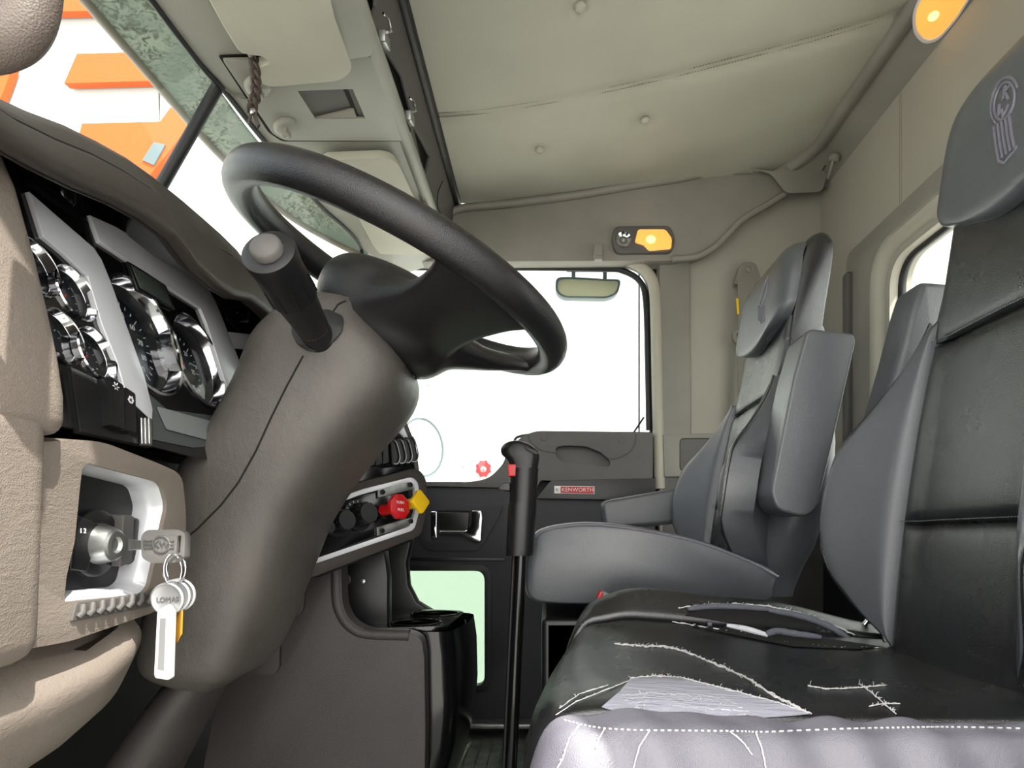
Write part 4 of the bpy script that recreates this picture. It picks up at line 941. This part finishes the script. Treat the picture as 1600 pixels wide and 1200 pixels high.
#PART4
# ================================================================== SEATS
WT = [(-.16, .10), (-.13, .125), (-.10, .155), (-.04, .19), (.04, .207), (.12, .195), (.18, .17), (.246, .14), (.30, .125), (.60, .12)]
def make_seat(name, label, YS, dX, zm, dz, grp):
    """backrest, bolsters, headrest; zm/dz map the driver seat heights on to this seat"""
    t = thing(name, label, 'seat', W(.22+dX, YS, -.56), grp)
    def Z(z): return z*zm+dz
    def X0(z): return .472+dX+.135*(z+.1)
    def xs(a, z):         # front surface, bolsters come forward
        k = max(0, (abs(a)-.085)/.11); bol = .085*min(1, k)**1.3*(1 if k < 1 else 1)*interp([(-.16, .6), (-.05, .92), (.05, 1), (.13, .93), (.2, .72), (.27, .4), (.34, .12), (.6, 0)], z)
        return X0(z)-bol-.012*(1-(a/.12)**2 if abs(a) < .12 else 0)*interp([(-.16, .3), (0, .8), (.2, .4), (.6, 0)], z)
    def pad(nm, m, a0, a1, z0, z1, puff, nu=22, nv=26, edge=10, th=.05, a0f=None, a1f=None, z0f=None, pe=.5, xo=0):
        def f(u, v, back=False):
            z = z0+(z1-z0)*v
            A0 = a0f(z) if a0f else a0; A1 = a1f(z) if a1f else a1; a = A0+(A1-A0)*u
            if z0f: z = z0f(a)+(z1-z0f(a))*v
            e = ((1-abs(2*u-1)**edge)*(1-abs(2*v-1)**edge))**pe
            x = xs(a, z)+xo
            return W(x+th if back else x-puff*e+.006, YS+a, Z(z))
        return B().grid(f, nu, nv, lambda u, v: f(u, v, True)).build(nm, m, t, sharp=70)
    sa = .118
    pad('lower_back_pad', M['seat_black'], -sa, sa, -.18, .018, .010)
    pad('upper_back_pad', M['seat_black'], -sa, sa, .020, .254, .010, z0f=lambda a: .018)
    pad('neck_pad', M['seat_black'], -.125, .125, .258, .47, .006)
    for s in (1, -1):
        def wf_(z): return s*max(interp(WT, z), sa+.004)
        p = pad('bolster', M['seat_grey'], s*sa, 0, -.145, .29, .014, 18, 40, 8, .055, None, wf_)
        # piping along the outer edge of the bolster
        pts = [W(xs(wf_(z), z)+.0, YS+wf_(z)*1.005, Z(z)) for z in [-.14+i*.0107 for i in range(41)]]
        B().sweep(pts, .0028, 6).build('piping', M['seat_black'], p)
    # stitching
    b = B(); b2 = B()
    for i in range(60):
        a = -sa+.004+i*(2*sa-.008)/59
        b.box(W(xs(a, .019)-.003, YS+a, Z(.0215)), (.0015, .0026, .0012))
        b2.box(W(xs(a, .256)-.002, YS+a, Z(.2595)), (.0015, .0026, .0012))
    b.build('stitching', M['seat_grey'], t); b2.build('stitching', M['seat_grey'], t)
    # shell
    rings = []
    for z in [-.19, -.17, -.13, -.08, 0, .08, .14, .2, .26, .32, .40, .50, .57, .60, .605]:
        w = max(interp(WT, z), .125 if z > -.18 else .12); 
        k = 1 if z < .56 else (.86 if z < .603 else .5)
        if z < -.15: k = .9
        lo_ = z < .33
        rings.append(superring(W(X0(z)+(.066 if lo_ else .05), YS, Z(z)), X_, Y_, (.056 if lo_ else .034)*k, (w+(.002 if lo_ else -.004))*k, 36, 3 if lo_ else 3.4))
    B().loft(rings[:11]).build('back_shell', M['seat_grey'], t)
    hp = catmull([Vector(q) for q in [(.010, .35, 0), (.006, .45, 0), (.006, .54, 0), (.016, .585, 0), (.036, .603, 0), (.056, .592, 0), (.066, .56, 0), (.068, .45, 0), (.066, .33, 0), (.03, .30, 0)]], 4, True)
    B().loft([[W(X0(p.y)+.004+(p.x-.035)*s+.03, YS+y, Z(.45+(p.y-.45)*(s*.5+.5))) for p in hp] for y, s in ((-.128, .8), (-.124, .93), (-.112, 1), (0, 1.03), (.112, 1), (.124, .93), (.128, .8))]).build('headrest_core', M['seat_black'], t)
    # headrest flap : grey cover over the front of the head section
    def ff(u, v, o=0):
        z = .385+.212*v; w = .142*interp([(0, .50), (.05, .74), (.12, .90), (.25, 1), (.55, 1), (.8, .93), (.93, .80), (1, .60)], v)
        a = (2*u-1)*w; zb = z+(.02*(1-(2*u-1)**2)*-1+.012)*(1-v)
        wrap = .010*max(0, (abs(2*u-1)-.62)/.38)**2.2
        top = .022*max(0, (v-.72)/.28)**2
        e = ((1-abs(2*u-1)**12)*(1-abs(2*v-1)**14))**.5
        return W(X0(z)-.014-.012*e+wrap+top+o, YS+a, Z(zb))
    fl_ = B().grid(lambda u, v: ff(u, v), 36, 36, lambda u, v: ff(u, v, .011)).build('headrest_cover', M['seat_grey'], t, sharp=70)
    return t, fl_, X0, xs, Z
ds, dfl, X0d, xsd, Zd = make_seat('driver_seat', 'near seat with torn black vinyl cushion, grey bolsters and worn seams', .735, 0, 1, 0, 'cab seats')
ps, pfl, X0p, xsp, Zp = make_seat('passenger_seat', 'far seat beside the passenger door, its vinyl intact, near armrest raised', 1.27, -.112, .83, .050, 'cab seats')
# emblems on the headrest covers
tr = tree(dfl)
def rot(cx, cy, rx, ry, an, n=28): return [(cx+rx*math.cos(t)*math.cos(an)-ry*math.sin(t)*math.sin(an), cy+rx*math.cos(t)*math.sin(an)+ry*math.sin(t)*math.cos(an)) for t in [i*2*math.pi/n for i in range(n+1)]]
b = B()
line_on(b, tr, rot(1570, 158, 15, 30, .22), .0016, .0004, 6, 4)
line_on(b, tr, rot(1570, 158, 20, 38, .22)[8:26], .0016, .0004, 6, 4)
for k in range(5):
    x = 1553+k*6.2; line_on(b, tr, [(x, 198-k*4), (x+3.5, 226-k*4), (x+8, 252-k*5)], .0016, .0004, 6, 5)
line_on(b, tr, [(1561, 252), (1570, 255), (1586, 236), (1590, 228)], .0016, .0004, 6, 4)
for l in ([(1572, 134), (1568, 156)], [(1580, 132), (1571, 144), (1577, 156)], [(1562, 164), (1561, 182), (1567, 171), (1568, 183), (1577, 163)]): line_on(b, tr, l, .0018, .0004, 6, 4)
b.build('emblem', M['cushion_grey'], dfl)
tr = tree(pfl); b = B()
line_on(b, tr, rot(1194, 458, 3.5, 21, .24), .0016, .0004, 6, 4)
for k in range(4): line_on(b, tr, [(1186+k*3.0, 478), (1186+k*2.6, 502)], .0016, .0004, 6, 5)
line_on(b, tr, [(1185, 478), (1185, 501), (1190, 505), (1195, 499)], .0016, .0004, 6, 5)
line_on(b, tr, [(1201, 431), (1196, 446), (1191, 461), (1188, 472)], .0016, .0004, 6, 5)
b.build('emblem', M['cushion_grey'], pfl)
# armrests
def arm(name, par, px, Y, th, bev=.014, m='seat_grey'):
    return B().prism([P(x, y, Y) for x, y in fillet(px, 12, 4)], (0, th, 0)).build(name, M[m], par, bev, 4)
a1 = B().loft([[P(855+(x-855)*1, y, 1.0)+Vector((0, yy, 0)) for x, y in fillet([(1262, 512), (1334, 521), (1338, 532), (1300, 700), (1277, 795), (1258, 808), (1215, 797), (1204, 770), (1222, 680), (1240, 590)], 12, 4)] for yy in (0, .02, .06, .08)]).build('armrest', M['seat_grey'], ps, .012, 4)
arm('armrest', ps, [(938, 783), (1080, 758), (1100, 812), (1040, 820), (945, 828)], 1.50, .06, .012)
arm('armrest', ds, [(1438, 437), (1505, 442), (1540, 600), (1480, 760), (1392, 760), (1366, 690), (1404, 560), (1424, 480)], .955, .07, .014)
# passenger cushion
prof_ = [(833, 836), (850, 824), (885, 817), (930, 815), (1000, 823), (1090, 842), (1170, 872), (1216, 896), (1212, 925), (1202, 940), (1120, 948), (960, 946), (860, 944), (828, 936), (820, 915), (822, 870)]
pr_ = [(p.x, p.y) for p in catmull([Vector((x, y, 0)) for x, y in prof_], 4, True)]
rings = []
for yy, s in ((1.085, .93), (1.088, .97), (1.10, 1), (1.13, 1.0), (1.16, .985), (1.27, .975), (1.38, .985), (1.42, 1), (1.45, 1), (1.462, .97), (1.466, .93)):
    rings.append([P(1010+(x-1010)*(s*.4+.6), 882+(y-882)*s, 1.08)+Vector((0, yy-1.08, 0)) for x, y in pr_])
cu = B().loft(rings).build('cushion', M['seat_grey'], ps)
B().sweep([P(x, y, 1.084) for x, y in [(v.x, v.y) for v in catmull([Vector((a, c+5, 0)) for a, c in prof_[0:8]], 5)]], .0022, 6).build('piping', M['cushion_grey'], cu)
B().box(W(.20, 1.28, -.34), (.42, .34, .40)).build('pedestal', M['black'], ps, .01)
b = B().box(W(.03, 1.12, -.20), (.06, .02, .10)).build('bracket', M['black'], ps, .002)
# driver cushion
def csurf(s, t):
    """s: front 0 .. back 1, t: near 0 .. far 1"""
    y = .50+.47*t; xf = -.030+.070*max(0, (t-.25)/.75)**2+.02*max(0, (.12-t)/.12)**2
    x = xf+(.50-xf)*s
    cen = -.135-.012*math.sin(math.pi*min(1, max(0, (t-.1)/.75)))
    far = .052*math.exp(-((t-.93)/.09)**2)*interp([(0, .5), (.25, 1), (.6, .9), (.9, .35), (1, .2)], s)
    near = -.026*math.exp(-((t-.02)/.14)**2)
    z = cen+far+near-.008*s+.010*math.exp(-((s-.2)/.22)**2)*(.4+t*.6)
    fr = max(0, (.12-s)/.12); z -= .135*(1-math.sqrt(max(0, 1-fr**2.6)))
    en = max(0, (.075-t)/.075); z -= .12*(1-math.sqrt(max(0, 1-en**2.4)))
    ef = max(0, (t-.94)/.06); z -= .10*(1-math.sqrt(max(0, 1-ef**2.2)))
    z += .0012*math.sin(s*40+t*7)*math.exp(-((s-.12)/.1)**2)
    return W(x, y, z)
def cpad(nm, m, t0, t1, puff, th=.05, s0=0, s1=1, nu=70, nv=40, wob=0):
    def f(u, v, o=0):
        s = s0+(s1-s0)*u; t = t0+(t1-t0)*v; p = csurf(s, t); q = csurf(min(1, s+.004), t); r = csurf(s, min(1, t+.004))
        if s > .995: q = p*2-csurf(s-.004, t)
        if t > .995: r = p*2-csurf(s, t-.004)
        n = (q-p).cross(r-p); n = n.normalized() if n.length else Z_
        if n.z < -.2: n = -n
        e = ((1-abs(2*u-1)**30)*(1-abs(2*v-1)**12))**.5
        w = wob*(math.sin(s*31+t*9)*math.sin(s*13-1)+.6*math.sin(s*57+2+t*20))
        return p+n*(-.004+(puff+w)*e-o)
    return B().grid(lambda u, v: f(u, v), nu, nv, lambda u, v: f(u, v, th)).build(nm, m, ds, sharp=80)
cc = cpad('cushion_top', M['seat_black'], .112, .835, .005, nv=60)
cn = cpad('near_cushion_bolster', M['cushion_grey'], 0, .110, .006, wob=.0035, nu=110)
cf_ = cpad('far_cushion_bolster', M['seat_black'], .838, 1, .006, nv=26)
B().box(W(.26, .74, -.33), (.46, .36, .26)).box(W(.26, .74, -.51), (.40, .30, .10)).build('pedestal', M['black'], ds, .01)
B().sweep([W(.44, .93, -.20), W(.455, .925, -.13), W(.475, .92, -.10)], .004, 8).build('recline_bar', M['chrome'], ds)
# tears and stitches
tc, tn, tf_ = tree(cc), tree(cn), tree(cf_)
def fray(b, tr, pts, r=.0009, jit=2.5, hairs=40, hl=9):
    line_on(b, tr, pts, r, .001, 5, 5, jit*.4); line_on(b, tr, pts, r*.8, .0012, 5, 4, jit)
    pts = [Vector(p) for p in pts]
    for i in range(hairs):
        k = random.randrange(len(pts)-1); p = pts[k].lerp(pts[k+1], random.random()); q = p+Vector((random.uniform(-hl, hl), random.uniform(-hl, hl*.4)))*random.random()
        h1_, _ = onto(tr, p.x, p.y, .0008); h2_, _ = onto(tr, q.x, q.y, .002)
        if h1_ and h2_ and (h1_-h2_).length < .04: b.sweep([h1_, (h1_+h2_)/2+Vector((0, 0, .001)), h2_], .00035, 4)
b = B(); patch_on(b, tc, [(940, 1106), (968, 1082), (985, 1062), (1020, 1058), (1062, 1060), (1110, 1072), (1160, 1085), (1215, 1100), (1268, 1117), (1180, 1124), (1100, 1128), (1030, 1124), (980, 1120)], .0008, 14)
b.build('exposed_foam', M['foam_worn'], cc)
b = B()
fray(b, tc, [(962, 1008), (1000, 1010), (1040, 1011), (1075, 1021), (1105, 1034), (1140, 1048), (1172, 1064), (1200, 1084), (1235, 1102), (1262, 1116)], .0010, 2.5, 55, 7)
fray(b, tc, [(1262, 1073), (1290, 1078), (1330, 1077), (1385, 1072)], .0006, 1.2, 14)
fray(b, tc, [(1342, 1070), (1360, 1082), (1378, 1098), (1400, 1117)], .0006, 1.2, 22)
fray(b, tc, [(1358, 1105), (1380, 1101), (1406, 1101)], .0005, 1, 6)
fray(b, tc, [(985, 1062), (1020, 1058), (1062, 1060), (1110, 1072), (1160, 1085), (1215, 1100), (1268, 1117)], .0008, 1.5, 40, 6)
for k in range(6):
    y = 1086+k*6.5; fray(b, tc, [(970+k*6, y+3), (1010, y-1), (1070+k*8, y+2), (1140+k*10, y+8)], .0005, 2, 4, 5)
fray(b, tc, [(870, 1118), (900, 1098), (940, 1082), (985, 1064)], .0004, .8, 2, 4)
fray(b, tc, [(875, 1108), (905, 1086), (950, 1072)], .0004, .8, 2, 4)
b.build('frayed_tear', M['thread'], cc)
# split along the far bolster, the shade inside it painted as black sheets
b = B(); patch_on(b, tc, [(1030, 968), (1060, 961), (1110, 972), (1180, 988), (1240, 1002), (1340, 1012), (1378, 1012), (1340, 1016), (1240, 1012), (1150, 994), (1080, 980)], .0012, 14); b.build('split_shadow_gap', M['void'], cc)
b = B(); patch_on(b, tf_, [(1070, 962), (1110, 949), (1200, 951), (1265, 966), (1330, 992), (1345, 1004), (1290, 1003), (1200, 985), (1120, 970)], .0006, 14); b.build('split_gap_shade', M['void'], cf_)
def strip(par, m, tr_, pts, r, off, nm='foam_strip'):
    b = B(); w = []
    for p in catmull([Vector((x, y, 0)) for x, y in pts], 4):
        h_, _n = onto(tr_, p.x, p.y, off)
        if h_: w.append(h_)
    b.sweep(w, lambda s: r*(.55+.45*math.sin(math.pi*min(1, s*1.0))**.4+.05*math.sin(s*40)), 10, up=(0, 0, 1), flat=.7); b.build(nm, M[m], par)
strip(cc, 'foam', tc, [(1022, 962), (1050, 965), (1085, 972), (1112, 979)], .0078, .003)
strip(cc, 'foam_white', tc, [(1104, 975), (1135, 980), (1170, 987), (1200, 996)], .0060, .003)
strip(cc, 'foam', tc, [(1196, 996), (1212, 990), (1240, 994), (1282, 1000)], .0070, .004)
strip(cf_, 'foam', tf_, [(1074, 953), (1110, 949), (1160, 950), (1205, 954)], .0064, .002)
strip(cf_, 'foam', tf_, [(1200, 955), (1245, 963), (1290, 978), (1332, 1000)], .0072, .002)
b = B()
fray(b, tf_, [(1060, 951), (1100, 945), (1150, 944), (1200, 948), (1250, 958), (1290, 972), (1335, 992)], .0007, 1.4, 40, 6)
b.build('frayed_edge', M['thread'], cf_)
b = B(); fray(b, tc, [(1020, 966), (1060, 974), (1110, 982), (1170, 992), (1230, 1005), (1300, 1013), (1372, 1013)], .0006, 1.2, 40, 5)
b.build('frayed_edge', M['thread'], cc)
# near bolster stitches
b = B()
st_ = [(882, 1126), (930, 1137), (1000, 1141), (1080, 1142), (1150, 1143), (1200, 1144), (1300, 1140), (1380, 1138), (1440, 1137), (1500, 1137), (1600, 1139)]
q = catmull([Vector((x, y, 0)) for x, y in st_], 30)
for i in range(0, len(q)-2, 4):
    h1_, n1 = onto(tn, q[i].x, q[i].y, .0006); h2_, n2 = onto(tn, q[i+2].x, q[i+2].y, .0006)
    if h1_ and h2_ and (h1_-h2_).length < .03: b.sweep([h1_, h2_], .0009, 5)
b.build('stitching', M['thread'], cn)
for l in ([(905, 1135), (890, 1155), (880, 1185), (872, 1200)], [(945, 1140), (935, 1155), (930, 1170)], [(1015, 1143), (1000, 1165), (990, 1200)], [(1180, 1145), (1190, 1170), (1196, 1200)], [(1140, 1144), (1160, 1160), (1175, 1180)]):
    b = B(); fray(b, tn, l, .0007, 1.0, 5, 4)
    b.build('crack', M['thread'], cn)
# buckle by the cushion
t = thing('seat_belt_buckle', 'grey seat belt buckle with red edge between the two seats', 'buckle', P(945, 935, 1.02))
B().prism([P(x, y, 1.0) for x, y in fillet([(940, 922), (972, 936), (962, 960), (930, 952)], 3)], (0, .03, 0)).build('body', M['seat_grey'], t, .003)
B().prism([P(x, y, .998) for x, y in [(938, 924), (943, 926), (932, 952), (927, 950)]], (0, .03, 0)).build('red_button', M['red_plastic'], t, .001)
B().sweep([P(948, 955, 1.015), P(955, 990, 1.015), P(970, 1060, 1.03)], .008, 10).build('stalk', M['black'], t)
# passenger seat belt
t = thing('seat_belt', 'grey passenger seat belt hanging from its pillar anchor, yellow tag on the webbing', 'seat belt', P(1168, 425, 1.83))
B().plate([P(x, y, 1.815) for x, y in fillet([(1147, 444), (1156, 414), (1162, 409), (1176, 409), (1182, 414), (1192, 443)], [4, 6, 8, 8, 6, 4])], [[P(1169+5*math.cos(a), 421+5*math.sin(a), 1.815) for a in [i*.5236 for i in range(12)]]], (0, .02, 0)).build('anchor_loop', M['belt'], t, .003)
B().lathe([(.012, 0), (.010, .004), (0, .004)], P(1169, 421, 1.822), (0, -1, 0), 20, False).build('anchor_bolt', M['pillar_grey'], t)
B().prism([P(x, y, 1.80) for x, y in [(1153, 440), (1180, 440), (1168, 620), (1160, 760), (1130, 900), (1112, 900), (1142, 760), (1153, 620)]], (0, .003, 0)).build('webbing', M['belt'], t)
B().prism([P(x, y, 1.797) for x, y in [(1150, 466), (1154, 466), (1155, 491), (1152, 491)]], (0, .002, 0)).build('yellow_tag', M['yellow_plastic'], t)
B().plate([P(x, y, 1.79) for x, y in fillet([(1145, 516), (1172, 516), (1172, 538), (1152, 538), (1145, 530)], 6)], [[P(x, y, 1.79) for x, y in fillet([(1150, 521), (1168, 521), (1168, 532), (1154, 532)], 3)]], (0, .012, 0)).build('tongue', M['belt'], t, .002)
# ================================================================== CAMERA
cam = bpy.data.objects.new('camera', bpy.data.cameras.new('camera')); col.objects.link(cam)
cam.location = CAM; cam.rotation_euler = (math.pi/2, 0, 0)
cam.data.sensor_width = 36; cam.data.sensor_fit = 'HORIZONTAL'; cam.data.lens = 1000/1600*36
cam.data.shift_x = -55/1600; cam.data.shift_y = 240/1600; cam.data.clip_start = .01; cam.data.clip_end = 200
scene.camera = cam
vs = scene.view_settings; vs.view_transform = 'Standard'; vs.look = 'None'; vs.gamma = 1; vs.use_curve_mapping = False; vs.exposure = .58
for o in list(bpy.data.objects):
    if '_b' in o: del o['_b']
